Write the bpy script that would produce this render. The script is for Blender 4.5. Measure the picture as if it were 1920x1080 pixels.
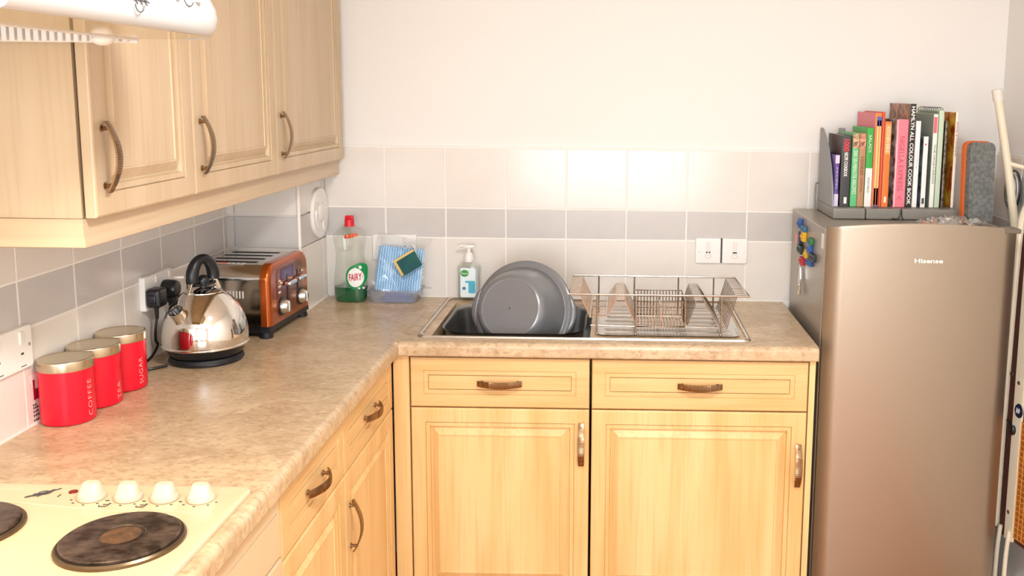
import bpy, bmesh, math, random
from mathutils import Vector, Matrix

for o in list(bpy.data.objects):
    bpy.data.objects.remove(o)
SC = bpy.context.scene
COL = SC.collection
H = 0.91            # worktop height; all geometry below is written with z = 0 on the worktop
PI = math.pi
rnd = random.Random(7)

# ------------------------------------------------------------------ camera, light, exposure
cam = bpy.data.objects.new('camera', bpy.data.cameras.new('camera'))
COL.objects.link(cam)
cam.data.sensor_width = 36.0
cam.data.lens = 33.408
cam.data.shift_x = -0.09228
cam.data.shift_y = -0.0576
cam.data.clip_start = 0.02
r_, u_, f_ = ((0.9998877, 0.0093425, 0.0117139), (-0.012916, 0.141168, 0.9899014), (-0.0075945, 0.9899416, -0.1412729))
cam.matrix_world = Matrix(((r_[0], u_[0], -f_[0], 1.18079), (r_[1], u_[1], -f_[1], -3.11716), (r_[2], u_[2], -f_[2], 0.68023 + H), (0, 0, 0, 1)))
SC.camera = cam

SC.view_settings.view_transform = 'Standard'
SC.view_settings.look = 'None'
SC.view_settings.exposure = 0.0
SC.view_settings.gamma = 1.0
SC.view_settings.use_curve_mapping = False

world = bpy.data.worlds.new('world')
SC.world = world
world.use_nodes = True
bg = world.node_tree.nodes['Background']
bg.inputs[0].default_value = (0.75, 0.87, 1.0, 1)
bg.inputs[1].default_value = 1.2


def area(name, loc, direction, sx, sy, power, col):
    l = bpy.data.lights.new(name, 'AREA')
    l.shape = 'RECTANGLE'
    l.size, l.size_y = sx, sy
    l.energy = power
    l.color = col
    o = bpy.data.objects.new(name, l)
    COL.objects.link(o)
    o.location = loc
    o.rotation_euler = Vector(direction).to_track_quat('-Z', 'Y').to_euler()
    return o


area('window_daylight', (1.15, -4.93, 1.42), (0, 1, -0.05), 1.5, 1.45, 72, (0.86, 0.93, 1.0))
sun = bpy.data.lights.new('sun', 'SUN')
sun.energy = 12
sun.angle = 0.01
sun.color = (1.0, 0.93, 0.82)
so_ = bpy.data.objects.new('sun', sun)
COL.objects.link(so_)
so_.rotation_euler = Vector((0.12, 0.62, -0.78)).to_track_quat('-Z', 'Y').to_euler()
lamp = bpy.data.lights.new('ceiling_bulb', 'AREA')
lamp.shape = 'DISK'
lamp.size = 0.34
lamp.energy = 36
lamp.color = (1.0, 0.97, 0.93)
lo = bpy.data.objects.new('ceiling_bulb', lamp)
COL.objects.link(lo)
lo.location = (1.35, -2.2, 2.32)
hl = bpy.data.lights.new('hood_bulb', 'AREA')
hl.shape = 'DISK'
hl.size = 0.10
hl.energy = 2.2
hl.spread = 2.1
hl.color = (1.0, 0.72, 0.45)
ho = bpy.data.objects.new('hood_bulb', hl)
COL.objects.link(ho)
ho.location = (0.28, -1.93, 0.75 + 0.91)


# ------------------------------------------------------------------ materials
def lin(c):
    if isinstance(c, str):
        c = c.lstrip('#')
        c = [int(c[i:i + 2], 16) / 255 for i in (0, 2, 4)]
    return tuple((x / 12.92 if x <= 0.04045 else ((x + 0.055) / 1.055) ** 2.4) for x in c) + (1,)


MATS = {}


def mat(name, col, rough=0.5, metal=0.0, spec=0.5, col2=None, scale=(8, 8, 8), detail=3, bump=0.0, bscale=None, coat=0.0, alpha=None,
        lo_=0.35, hi_=0.65, trans=0.0, emit=0.0):
    if name in MATS:
        return MATS[name]
    m = bpy.data.materials.new(name)
    m.use_nodes = True
    nt = m.node_tree
    b = nt.nodes['Principled BSDF']
    b.inputs['Base Color'].default_value = lin(col)
    b.inputs['Roughness'].default_value = rough
    b.inputs['Metallic'].default_value = metal
    b.inputs['Specular IOR Level'].default_value = spec
    b.inputs['Coat Weight'].default_value = coat
    b.inputs['Coat Roughness'].default_value = 0.08
    b.inputs['Transmission Weight'].default_value = trans
    if emit:
        b.inputs['Emission Color'].default_value = lin(col)
        b.inputs['Emission Strength'].default_value = emit
    if col2 or bump:
        tc = nt.nodes.new('ShaderNodeTexCoord')
        mp = nt.nodes.new('ShaderNodeMapping')
        nt.links.new(tc.outputs['Object'], mp.inputs[0])
        mp.inputs['Scale'].default_value = scale
        n = nt.nodes.new('ShaderNodeTexNoise')
        n.inputs['Scale'].default_value = 1.0
        n.inputs['Detail'].default_value = detail
        n.inputs['Roughness'].default_value = 0.6
        nt.links.new(mp.outputs[0], n.inputs['Vector'])
        if col2:
            cr = nt.nodes.new('ShaderNodeValToRGB')
            cr.color_ramp.elements[0].position = lo_
            cr.color_ramp.elements[1].position = hi_
            cr.color_ramp.elements[0].color = lin(col2)
            cr.color_ramp.elements[1].color = lin(col)
            nt.links.new(n.outputs[0], cr.inputs[0])
            nt.links.new(cr.outputs[0], b.inputs['Base Color'])
        if bump:
            src = n
            if bscale:
                mp2 = nt.nodes.new('ShaderNodeMapping')
                nt.links.new(tc.outputs['Object'], mp2.inputs[0])
                mp2.inputs['Scale'].default_value = bscale
                src = nt.nodes.new('ShaderNodeTexNoise')
                src.inputs['Scale'].default_value = 1.0
                src.inputs['Detail'].default_value = 2
                nt.links.new(mp2.outputs[0], src.inputs['Vector'])
            bp = nt.nodes.new('ShaderNodeBump')
            bp.inputs['Strength'].default_value = bump
            bp.inputs['Distance'].default_value = 0.002
            nt.links.new(src.outputs[0], bp.inputs['Height'])
            nt.links.new(bp.outputs[0], b.inputs['Normal'])
    MATS[name] = m
    return m


def wood(name, c1, c2, c3, vert=True, rough=0.34):
    """maple-look laminate: broad cathedral streaks and fine grain running along z (or along x)."""
    m = bpy.data.materials.new(name)
    m.use_nodes = True
    nt = m.node_tree
    b = nt.nodes['Principled BSDF']
    b.inputs['Roughness'].default_value = rough
    b.inputs['Specular IOR Level'].default_value = 0.35
    tc = nt.nodes.new('ShaderNodeTexCoord')

    def noise(sc, det, dist):
        mp = nt.nodes.new('ShaderNodeMapping')
        mp.inputs['Scale'].default_value = sc
        nt.links.new(tc.outputs['Object'], mp.inputs[0])
        n = nt.nodes.new('ShaderNodeTexNoise')
        n.inputs['Scale'].default_value = 1
        n.inputs['Detail'].default_value = det
        n.inputs['Distortion'].default_value = dist
        nt.links.new(mp.outputs[0], n.inputs['Vector'])
        return n
    a = noise((11, 11, 1.1) if vert else (1.1, 1.1, 14), 3, 0.5)
    f = noise((110, 110, 3.5) if vert else (3.5, 3.5, 110), 3, 0.1)
    r1 = nt.nodes.new('ShaderNodeValToRGB')
    r1.color_ramp.elements[0].position = 0.34
    r1.color_ramp.elements[1].position = 0.66
    r1.color_ramp.elements[0].color = lin(c2)
    r1.color_ramp.elements[1].color = lin(c1)
    nt.links.new(a.outputs[0], r1.inputs[0])
    r2 = nt.nodes.new('ShaderNodeValToRGB')
    r2.color_ramp.elements[0].position = 0.30
    r2.color_ramp.elements[1].position = 0.52
    r2.color_ramp.elements[0].color = (0.30, 0.30, 0.30, 1)
    r2.color_ramp.elements[1].color = (0, 0, 0, 1)
    nt.links.new(f.outputs[0], r2.inputs[0])
    mx = nt.nodes.new('ShaderNodeMix')
    mx.data_type = 'RGBA'
    nt.links.new(r2.outputs[0], mx.inputs[0])
    nt.links.new(r1.outputs[0], mx.inputs[6])
    mx.inputs[7].default_value = lin(c3)
    nt.links.new(mx.outputs[2], b.inputs['Base Color'])
    return m


def clear(name, tint, amount=0.12, rough=0.03, body=None, bodymix=0.0):
    """thin clear plastic: sees through, with a fresnel sheen (and a little haze of its own colour)."""
    m = bpy.data.materials.new(name)
    m.use_nodes = True
    nt = m.node_tree
    nt.nodes.clear()
    out = nt.nodes.new('ShaderNodeOutputMaterial')
    t = nt.nodes.new('ShaderNodeBsdfTransparent')
    t.inputs[0].default_value = lin(tint)
    g = nt.nodes.new('ShaderNodeBsdfGlossy')
    g.inputs['Roughness'].default_value = rough
    lw = nt.nodes.new('ShaderNodeLayerWeight')
    lw.inputs[0].default_value = 0.35
    mp = nt.nodes.new('ShaderNodeMapRange')
    mp.inputs[3].default_value = amount * 0.35
    mp.inputs[4].default_value = min(1, amount * 4)
    nt.links.new(lw.outputs['Facing'], mp.inputs[0])
    mx = nt.nodes.new('ShaderNodeMixShader')
    nt.links.new(mp.outputs[0], mx.inputs[0])
    nt.links.new(t.outputs[0], mx.inputs[1])
    nt.links.new(g.outputs[0], mx.inputs[2])
    last = mx
    if body:
        d = nt.nodes.new('ShaderNodeBsdfDiffuse')
        d.inputs[0].default_value = lin(body)
        m2 = nt.nodes.new('ShaderNodeMixShader')
        m2.inputs[0].default_value = bodymix
        nt.links.new(mx.outputs[0], m2.inputs[1])
        nt.links.new(d.outputs[0], m2.inputs[2])
        last = m2
    nt.links.new(last.outputs[0], out.inputs[0])
    return m


def stone(name):
    m = bpy.data.materials.new(name)
    m.use_nodes = True
    nt = m.node_tree
    b = nt.nodes['Principled BSDF']
    b.inputs['Roughness'].default_value = 0.27
    b.inputs['Specular IOR Level'].default_value = 0.5
    tc = nt.nodes.new('ShaderNodeTexCoord')

    def ns(sc, det, dist, lo, hi, c0, c1):
        mp = nt.nodes.new('ShaderNodeMapping')
        mp.inputs['Scale'].default_value = sc
        mp.inputs['Rotation'].default_value = (0, 0, 0.5)
        nt.links.new(tc.outputs['Object'], mp.inputs[0])
        n = nt.nodes.new('ShaderNodeTexNoise')
        n.inputs['Scale'].default_value = 1
        n.inputs['Detail'].default_value = det
        n.inputs['Roughness'].default_value = 0.65
        n.inputs['Distortion'].default_value = dist
        nt.links.new(mp.outputs[0], n.inputs['Vector'])
        r = nt.nodes.new('ShaderNodeValToRGB')
        r.color_ramp.elements[0].position = lo
        r.color_ramp.elements[1].position = hi
        r.color_ramp.elements[0].color = c0
        r.color_ramp.elements[1].color = c1
        nt.links.new(n.outputs[0], r.inputs[0])
        return r
    big = ns((7, 11, 9), 6, 0.6, 0.32, 0.68, lin('#b79b79'), lin('#d5bc99'))
    fine = ns((55, 85, 70), 5, 0.4, 0.36, 0.50, (0.55, 0.55, 0.55, 1), (0, 0, 0, 1))
    pale = ns((40, 60, 50), 4, 0.3, 0.56, 0.70, (0, 0, 0, 1), (0.5, 0.5, 0.5, 1))
    m1 = nt.nodes.new('ShaderNodeMix')
    m1.data_type = 'RGBA'
    nt.links.new(fine.outputs[0], m1.inputs[0])
    nt.links.new(big.outputs[0], m1.inputs[6])
    m1.inputs[7].default_value = lin('#9a7e5e')
    m2 = nt.nodes.new('ShaderNodeMix')
    m2.data_type = 'RGBA'
    nt.links.new(pale.outputs[0], m2.inputs[0])
    nt.links.new(m1.outputs[2], m2.inputs[6])
    m2.inputs[7].default_value = lin('#e2d2b6')
    nt.links.new(m2.outputs[2], b.inputs['Base Color'])
    return m


PAINT = mat('white_wall_paint', '#eeece8', 0.75, spec=0.2)
CEIL = mat('ceiling_paint', '#f1f0ec', 0.85, spec=0.1)
FLOOR = mat('oak_floor', '#cc8c48', 0.35, col2='#b87838', scale=(3, 14, 1))
TILE_W = mat('white_glazed_tile', '#e6e0d8', 0.17, bump=0.012, col2='#e2dbd3', scale=(5, 5, 5), bscale=(14, 14, 14))
TILE_G = mat('grey_glazed_tile', '#cbc7c4', 0.18, bump=0.012, col2='#c6c1bd', scale=(5, 5, 5), bscale=(14, 14, 14))
GROUT = mat('white_grout', '#f2eee8', 0.7)
WOOD = wood('maple_upright_grain', '#eccb93', '#deb476', '#c8985a')
WOODH = wood('maple_level_grain', '#e8c68f', '#dcb378', '#c8985a', vert=False)
WOODU = wood('pale_maple_upright_grain', '#d2bc9c', '#c8b08d', '#b4997a')
WOODUH = wood('pale_maple_level_grain', '#d2bc9c', '#c8b08d', '#b4997a', vert=False)
DARK = mat('dark_gap', '#1c1612', 0.8)
STONE = stone('beige_stone_laminate')
STEEL = mat('stainless_steel', '#d8d6d2', 0.24, 1.0)
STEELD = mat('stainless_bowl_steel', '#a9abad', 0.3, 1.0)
CHROME = mat('polished_chrome', '#e6e2dc', 0.06, 1.0)
NICKEL = mat('brushed_nickel', '#94795c', 0.26, 1.0)
RACK = mat('rack_wire_chrome', '#b5aca2', 0.2, 1.0)
BLACK = mat('black_plastic', '#14161b', 0.35)
RUBBER = mat('black_rubber', '#111318', 0.55)
WHITE = mat('white_plastic', '#f0ede8', 0.3)
CREAMW = mat('white_enamel', '#d8c19e', 0.16)
KNOBM = mat('cream_knob', '#d2c6ae', 0.3)
RED = mat('red_enamel', '#e5082a', 0.28)
REDK = mat('red_plastic_cap', '#d8182a', 0.35)
SILVERTXT = mat('pale_print', '#f3cfd0', 0.4)


# ------------------------------------------------------------------ geometry helpers
def nb():
    return bmesh.new()


def bx(bm, x0, x1, y0, y1, z0, z1, bev=0.0, seg=2):
    r = bmesh.ops.create_cube(bm, size=1.0)
    vs = r['verts']
    for v in vs:
        v.co = Vector((x0 + (v.co.x + .5) * (x1 - x0), y0 + (v.co.y + .5) * (y1 - y0), z0 + (v.co.z + .5) * (z1 - z0)))
    if bev:
        es = list({e for v in vs for e in v.link_edges})
        bmesh.ops.bevel(bm, geom=es, offset=bev, segments=seg, profile=0.5, affect='EDGES')
    return bm


def loft(bm, loops, cap0=True, cap1=True, closed=True):
    L = [[bm.verts.new(p) for p in lp] for lp in loops]
    n = len(L[0])
    for a, b in zip(L[:-1], L[1:]):
        for i in range(n if closed else n - 1):
            j = (i + 1) % n
            try:
                bm.faces.new((a[i], a[j], b[j], b[i]))
            except ValueError:
                pass
    if cap0:
        bm.faces.new(L[0][::-1])
    if cap1:
        bm.faces.new(L[-1])
    return L


def basis(axis):
    a = Vector(axis).normalized()
    t = Vector((0, 0, 1)) if abs(a.z) < 0.9 else Vector((1, 0, 0))
    s = t.cross(a).normalized()
    return s, a.cross(s).normalized(), a


def lathe(bm, prof, seg=32, o=(0, 0, 0), axis=(0, 0, 1), cap0=True, cap1=True):
    s, t, a = basis(axis)
    o = Vector(o)
    loops = []
    for r, h in prof:
        r = max(r, 1e-5)
        loops.append([o + a * h + s * (r * math.cos(2 * PI * i / seg)) + t * (r * math.sin(2 * PI * i / seg)) for i in range(seg)])
    loft(bm, loops, cap0, cap1)


def cyl(bm, p0, p1, r0, r1=None, seg=14):
    p0, p1 = Vector(p0), Vector(p1)
    lathe(bm, [(r0, 0), (r0 if r1 is None else r1, (p1 - p0).length)], seg, p0, p1 - p0)


def ball(bm, c, r, sx=1, sy=1, sz=1, seg=16):
    res = bmesh.ops.create_uvsphere(bm, u_segments=seg, v_segments=max(6, seg // 2), radius=r)
    for v in res['verts']:
        v.co = Vector((c[0] + v.co.x * sx, c[1] + v.co.y * sy, c[2] + v.co.z * sz))


def tube(bm, pts, r, seg=8, closed=False, rb=None):
    pts = [Vector(p) for p in pts]
    n = len(pts)
    rr = r if isinstance(r, (list, tuple)) else [r] * n
    tang = []
    for i in range(n):
        if closed:
            d = pts[(i + 1) % n] - pts[i - 1]
        else:
            d = pts[min(i + 1, n - 1)] - pts[max(i - 1, 0)]
        tang.append(d.normalized())
    s, t, _ = basis(tang[0])
    loops = []
    for i in range(n):
        s = (s - tang[i] * s.dot(tang[i])).normalized()
        t = tang[i].cross(s)
        q = rr[i]
        q2 = q if rb is None else rb * q / rr[0]
        loops.append([pts[i] + s * (q * math.cos(2 * PI * k / seg)) + t * (q2 * math.sin(2 * PI * k / seg)) for k in range(seg)])
    if closed:
        loops.append(loops[0])
        loft(bm, loops, False, False)
    else:
        loft(bm, loops)


def smooth_pts(pts, n=8):
    """Catmull-Rom through the points."""
    P = [Vector(p) for p in pts]
    P = [2 * P[0] - P[1]] + P + [2 * P[-1] - P[-2]]
    out = []
    for i in range(1, len(P) - 2):
        for k in range(n):
            u = k / n
            a, b, c, d = P[i - 1], P[i], P[i + 1], P[i + 2]
            out.append(0.5 * ((2 * b) + (c - a) * u + (2 * a - 5 * b + 4 * c - d) * u * u + (3 * b - a - 3 * c + d) * u ** 3))
    out.append(P[-2])
    return out


def prism(bm, poly, axis, a, b):
    """2D polygon extruded along an axis; the other two axes are taken in xyz order."""
    def p3(q, t):
        return {'x': (t, q[0], q[1]), 'y': (q[0], t, q[1]), 'z': (q[0], q[1], t)}[axis]
    loft(bm, [[p3(q, a) for q in poly], [p3(q, b) for q in poly]])


def rrect(x0, x1, y0, y1, r, n=6):
    out = []
    for cx, cy, a0 in ((x1 - r, y1 - r, 0), (x0 + r, y1 - r, 90), (x0 + r, y0 + r, 180), (x1 - r, y0 + r, 270)):
        for k in range(n + 1):
            a = math.radians(a0 + 90 * k / n)
            out.append((cx + r * math.cos(a), cy + r * math.sin(a)))
    return out


MW = {}


def finish(bm, name, m, smooth=35):
    bmesh.ops.recalc_face_normals(bm, faces=bm.faces[:])
    me = bpy.data.meshes.new(name)
    bm.to_mesh(me)
    bm.free()
    if m:
        me.materials.append(m)
    if smooth:
        me.shade_smooth()
        me.set_sharp_from_angle(angle=math.radians(smooth))
    return me


def wn(o):
    q = o.modifiers.new('normals', 'WEIGHTED_NORMAL')
    q.keep_sharp = True


def part(name, bm, m, parent=None, local=False, smooth=35):
    """one mesh object; bm in scene coordinates (z from the worktop) unless local."""
    me = finish(bm, name, m, smooth) if isinstance(bm, bmesh.types.BMesh) else bm
    o = bpy.data.objects.new(name, me)
    COL.objects.link(o)
    if smooth:
        wn(o)
    base = MW[parent.name] if parent else Matrix()
    if not local:
        me.transform(base.inverted() @ Matrix.Translation((0, 0, H)))
    if parent:
        o.parent = parent
    MW[o.name] = base.copy()
    return o


def setp(o, label, cat, group=None, kind=None):
    o['label'] = label
    o['category'] = cat
    if group:
        o['group'] = group
    if kind:
        o['kind'] = kind
    return o


def thing(name, label, cat, loc=(0, 0, 0), rz=0.0, group=None, M=None):
    o = bpy.data.objects.new(name, None)
    COL.objects.link(o)
    o.empty_display_size = 0.05
    Mx = Matrix.Translation((loc[0], loc[1], loc[2] + H)) @ (M if M is not None else Matrix.Rotation(rz, 4, 'Z'))
    o.matrix_world = Mx
    MW[o.name] = Mx.copy()
    return setp(o, label, cat, group)


def single(name, bm, m, label, cat, loc, group=None, smooth=35):
    """a thing that is one mesh, origin at its base."""
    me = finish(bm, name, m, smooth)
    me.transform(Matrix.Translation((-loc[0], -loc[1], -loc[2])))
    o = bpy.data.objects.new(name, me)
    COL.objects.link(o)
    if smooth:
        wn(o)
    o.location = (loc[0], loc[1], loc[2] + H)
    MW[o.name] = Matrix.Translation(o.location)
    return setp(o, label, cat, group)


def struct(name, bm, m, smooth=0):
    o = part(name, bm, m, None, smooth=smooth)
    o['kind'] = 'structure'
    return o


def text(body, w, h, m, parent, M, name='lettering', weight=0.0, bend=None, extr=0.0003, local=True, spacing=1.0):
    c = bpy.data.curves.new('t', 'FONT')
    c.body = body
    c.size = 1.0
    c.offset = weight
    c.space_character = spacing
    c.resolution_u = 3
    c.extrude = 0.0
    t = bpy.data.objects.new('t', c)
    COL.objects.link(t)
    bpy.context.view_layer.update()
    me = bpy.data.meshes.new_from_object(t.evaluated_get(bpy.context.evaluated_depsgraph_get()))
    bpy.data.objects.remove(t)
    xs = [v.co.x for v in me.vertices]
    ys = [v.co.y for v in me.vertices]
    cx, cy = (min(xs) + max(xs)) / 2, (min(ys) + max(ys)) / 2
    sx = w / (max(xs) - min(xs))
    sy = h / (max(ys) - min(ys))
    for v in me.vertices:
        p = Vector(((v.co.x - cx) * sx, (v.co.y - cy) * sy, extr))
        v.co = M @ (bend(p) if bend else p)
    me.materials.clear()
    me.materials.append(m)
    me.name = name
    o = bpy.data.objects.new(name, me)
    COL.objects.link(o)
    if not local:
        me.transform(MW[parent.name].inverted() @ Matrix.Translation((0, 0, H)))
    o.parent = parent
    MW[o.name] = MW[parent.name].copy()
    return o


def frame(o, right, up):
    """matrix: local x -> right, y -> up, z -> outward."""
    r, u = Vector(right).normalized(), Vector(up).normalized()
    n = r.cross(u)
    return Matrix(((r.x, u.x, n.x, o[0]), (r.y, u.y, n.y, o[1]), (r.z, u.z, n.z, o[2]), (0, 0, 0, 1)))


def use(name, me, parent, loc, rot=(0, 0, 0)):
    """another object on shared mesh data, placed in the parent's frame."""
    o = bpy.data.objects.new(name, me)
    COL.objects.link(o)
    o.parent = parent
    o.location = loc
    o.rotation_euler = rot
    MW[o.name] = MW[parent.name].copy() if parent else Matrix()
    return o


# ------------------------------------------------------------------ the room
XR, YB, ZC = 2.435, -5.0, 1.45     # right wall, rear wall, ceiling (above worktop)
b = nb(); bx(b, -0.1, XR + .1, 0, 0.1, -H, ZC); wall_back = struct('wall_back', b, PAINT)
b = nb(); bx(b, -0.1, 0, YB, 0, -H, ZC); wall_left = struct('wall_left', b, PAINT)
b = nb(); bx(b, XR, XR + .1, YB, 0, -H, ZC); wall_right = struct('wall_right', b, PAINT)
b = nb(); bx(b, -0.1, XR + .1, YB - .1, 0.1, -H - .1, -H); struct('floor', b, FLOOR)
b = nb(); bx(b, -0.1, XR + .1, YB - .1, 0.1, ZC, ZC + .1); struct('ceiling', b, CEIL)
# rear wall behind the camera with a window opening
b = nb()
wx0, wx1, wz0, wz1 = 0.38, 1.92, -0.25, 1.26
bx(b, 0, wx0, YB - .1, YB, -H, ZC); bx(b, wx1, XR, YB - .1, YB, -H, ZC)
bx(b, wx0, wx1, YB - .1, YB, -H, wz0); bx(b, wx0, wx1, YB - .1, YB, wz1, ZC)
struct('wall_rear', b, PAINT)
b = nb()
for x0, x1, z0, z1 in ((wx0, wx0 + .05, wz0, wz1), (wx1 - .05, wx1, wz0, wz1), (wx0, wx1, wz0, wz0 + .05), (wx0, wx1, wz1 - .05, wz1), (1.125, 1.175, wz0, wz1)):
    bx(b, x0, x1, YB - .07, YB - .02, z0, z1, .004)
win = struct('window_1', b, WHITE)
b = nb(); bx(b, wx0, wx1, YB - .05, YB - .044, wz0, wz1); part('pane', b, clear('window_glass', '#ffffff', 0.08), win)

# tiles: every tile is a piece of its wall
T, G, TOP = 0.19867, 0.0042, 0.4991
ROWS = ((TOP - T, TOP, TILE_W), (TOP - 1.5 * T, TOP - T, TILE_G), (0.001, TOP - 1.5 * T, TILE_W))
TMESH = {}


def tile_mesh(w, h, m):
    k = (round(w, 3), round(h, 3), m.name)
    if k not in TMESH:
        b = nb()
        bx(b, 0, w, -0.007, 0, 0, h, 0.0015, 2)
        TMESH[k] = finish(b, 'tile', m, 15)
    return TMESH[k]


def tile_run(wall, spans, place, rz, rows=ROWS, zmax=9):
    for a, c in spans:
        for z0, z1, m in rows:
            z1 = min(z1, zmax)
            if z1 - z0 < .02:
                continue
            o = use('tile', tile_mesh(c - a - G, z1 - z0 - G, m), wall, place(a + G / 2, z0 + G / 2 + H), (rnd.uniform(-.0025, .0025), rnd.uniform(-.002, .002), rz + rnd.uniform(-.0025, .0025)))


b = nb(); bx(b, 0.2275, XR, -0.0082, 0.0, -.02, TOP + .004); g = part('grout', b, GROUT, wall_back)
js = [0.427 + T * k for k in range(-1, 10)]
tile_run(wall_back, list(zip(js[:-1], js[1:])) + [(js[-1], XR - .004)], lambda a, z: (a, -0.002, z), 0)
b = nb(); bx(b, 0.0, 0.0082, -2.9, -.26, -.02, TOP + .004); part('grout', b, GROUT, wall_left)
js = [-0.69875 + T * k for k in range(2, -12, -1)]
tile_run(wall_left, [(q, p) for p, q in zip(js[:-1], js[1:])] + [(js[0], -.272)], lambda a, z: (0.002, a, z), PI / 2)
b = nb(); bx(b, XR - .0082, XR, -0.62, 0, -.02, TOP + .004); part('grout', b, GROUT, wall_right)
tile_run(wall_right, [(0.008 + T * k, 0.008 + T * (k + 1)) for k in range(3)], lambda a, z: (XR - .002, -a, z), -PI / 2)
# tiled pipe boxing in the corner
b = nb(); bx(b, 0, 0.2275 - .007, -0.2722 + .007, 0, -.02, 0.452); boxing = struct('wall_corner', b, GROUT)
bw, bd = 0.2275, 0.2722
tile_run(boxing, [(0.0, 0.0305), (0.0305, bw)], lambda a, z: (a, -bd + .007, z), 0, zmax=.452)
tile_run(boxing, [(-bd, -0.046), (-0.046, -.008)], lambda a, z: (bw - .007, a, z), PI / 2, zmax=.452)
b = nb(); tube(b, [(bw - .002, -bd + .002, 0), (bw - .002, -bd + .002, .452)], .0055, 10); part('edge_bead', b, GROUT, boxing)
# sealant along the worktop
b = nb()
bx(b, bw, 1.75, -0.012, -.006, -.001, .004); bx(b, 0.006, .012, -2.7, -bd, -.001, .004); bx(b, 0, bw, -bd - .006, -bd, -.001, .004); bx(b, bw, bw + .006, -bd, 0, -.001, .004)
struct('trim_1', b, GROUT)

# ceiling light (out of the frame, lights the room)
t = thing('ceiling_light', 'round white ceiling light above the middle of the kitchen', 'lamp', (1.35, -2.2, ZC))
b = nb(); lathe(b, [(.19, 0), (.19, -.02), (.18, -.03)], 32, (1.35, -2.2, ZC)); part('housing', b, WHITE, t)


# ------------------------------------------------------------------ worktops
def nose(bm, axis, a, c, face, sign):
    """rounded front edge, profile in (depth, z)."""
    r = 0.014
    pr = [(face - sign * .05, 0.0)]
    for k in range(7):
        an = PI / 2 * k / 6
        pr.append((face - sign * (r - r * math.sin(an)), -r + r * math.cos(an)))
    for k in range(5):
        an = PI / 2 * k / 4
        pr.append((face - sign * (.006 - .006 * math.cos(an)), -.034 - .006 * math.sin(an)))
    pr.append((face - sign * .05, -.04))
    prism(bm, pr, axis, a, c)


WD = 0.595
b = nb()
bx(b, 0.0, WD - .05, -2.75, -0.006, -.04, 0)
bx(b, WD - .05, WD, -WD, -0.006, -.04, 0)
nose(b, 'y', -2.75, -WD, WD, 1)
o = single('worktop', b, STONE, 'beige stone-look worktop along the left wall, carrying hob, canisters and kettle', 'worktop', (0.3, -1.4, -.04))
SX0, SX1, SY0, SY1 = 0.672, 1.118, -0.515, -0.098      # sink cut-out
b = nb()
bx(b, WD + .0005, SX0, -WD + .05, -0.006, -.04, 0); bx(b, SX1, 1.745, -WD + .05, -0.006, -.04, 0)
bx(b, SX0, SX1, -WD + .05, SY0, -.04, 0); bx(b, SX0, SX1, SY1, -.006, -.04, 0)
nose(b, 'x', 0, 1, 0, -1) if False else None
pr_b = nb()
nose(b, 'x', WD + .0005, 1.745, -WD, -1)
o = single('worktop', b, STONE, 'beige stone-look worktop under the steel sink, ending at the grey fridge', 'worktop', (1.17, -.3, -.04))
pr_b.free()


# ------------------------------------------------------------------ cabinet fronts and handles
def front(w, h, rings, back=0.020):
    b = nb()
    loops = []
    for i, d in [(0, back)] + rings:
        loops.append([(i, d, i), (w - i, d, i), (w - i, d, h - i), (i, d, h - i)])
    loft(b, loops)
    return b


DOOR_R = [(0, .004), (.001, .0015), (.004, 0), (.0400, 0), (.0406, .0048), (.0418, .0048), (.0424, .0020), (.0525, .0020), (.0545, .0115), (.0575, .0115), (.0765, .0012), (.0795, .0012), (.0805, .0038), (.082, .0038)]
DRAW_R = [(0, .004), (.001, .0015), (.004, 0), (.036, 0), (.0365, .0030), (.0374, .0030), (.0382, .0016), (.049, .0016), (.0494, .0070), (.0512, .0070), (.0516, .0016)]
HMESH = {}


def handle_mesh(L=.124):
    b = nb()
    loops = []
    N = 60
    for i in range(N + 1):
        t_ = -1 + 2 * i / N
        y = -(.009 + .020 * (1 - t_ * t_))
        w = .0092 - .0014 * t_ * t_
        e = 0.0
        if abs(t_) < .5:
            e = -.0008 if i % 2 else .0
        z = t_ * L / 2
        loops.append([(-w, y + e, z), (-w * .5, y - .0008 + e, z), (w * .5, y - .0008 + e, z), (w, y + e, z), (w, y + .003, z), (-w, y + .003, z)])
    loft(b, loops)
    for s in (-1, 1):
        z = s * .8 * L / 2
        cyl(b, (0, 0, z), (0, -.0165, z), .0038, seg=10)
        cyl(b, (0, 0, z), (0, -.002, z), .0065, seg=12)
    return finish(b, 'handle', NICKEL, 30)


HM = handle_mesh()


def cabinet(name, label, x0, w, z_draw, z_door, hx, hz, group, rot, face, base, wood_v, wood_h, carc, drawer=True, hdrop=None):
    """a unit seen from its front: local x runs along the front, y = 0 is the face, z from the worktop."""
    if rot:
        t = thing(name, label, 'cabinet', (face, x0, base), PI / 2, group)
    else:
        t = thing(name, label, 'cabinet', (x0, face, base), 0, group)
    part('carcass', carc, wood_v, t, local=True)
    if drawer:
        z0, z1 = z_draw
        me = front(w, z1 - z0, DRAW_R)
        d = part('drawer', me, wood_h, t, local=True, smooth=20)
        d.location = (0, 0, z0 - base)
        use('handle', HM, d, (w / 2, 0, (z1 - z0) / 2), (0, PI / 2, 0))
    z0, z1 = z_door
    d = part('door', front(w, z1 - z0, DOOR_R), wood_v, t, local=True, smooth=20)
    d.location = (0, 0, z0 - base)
    use('handle', HM, d, (hx, 0, hz - z0))
    return t


def carcass(w, d0, d1, h0, h1):
    b = nb()
    th = .016
    bx(b, 0, th, d0, d1, h0, h1); bx(b, w - th, w, d0, d1, h0, h1)
    bx(b, th, w - th, d0, d1, h0, h0 + th); bx(b, th, w - th, d1 - .008, d1, h0 + th, h1)
    bx(b, th, w - th, d0 + .001, d0 + .09, h1 - .05, h1 - .03)
    return b


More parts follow.
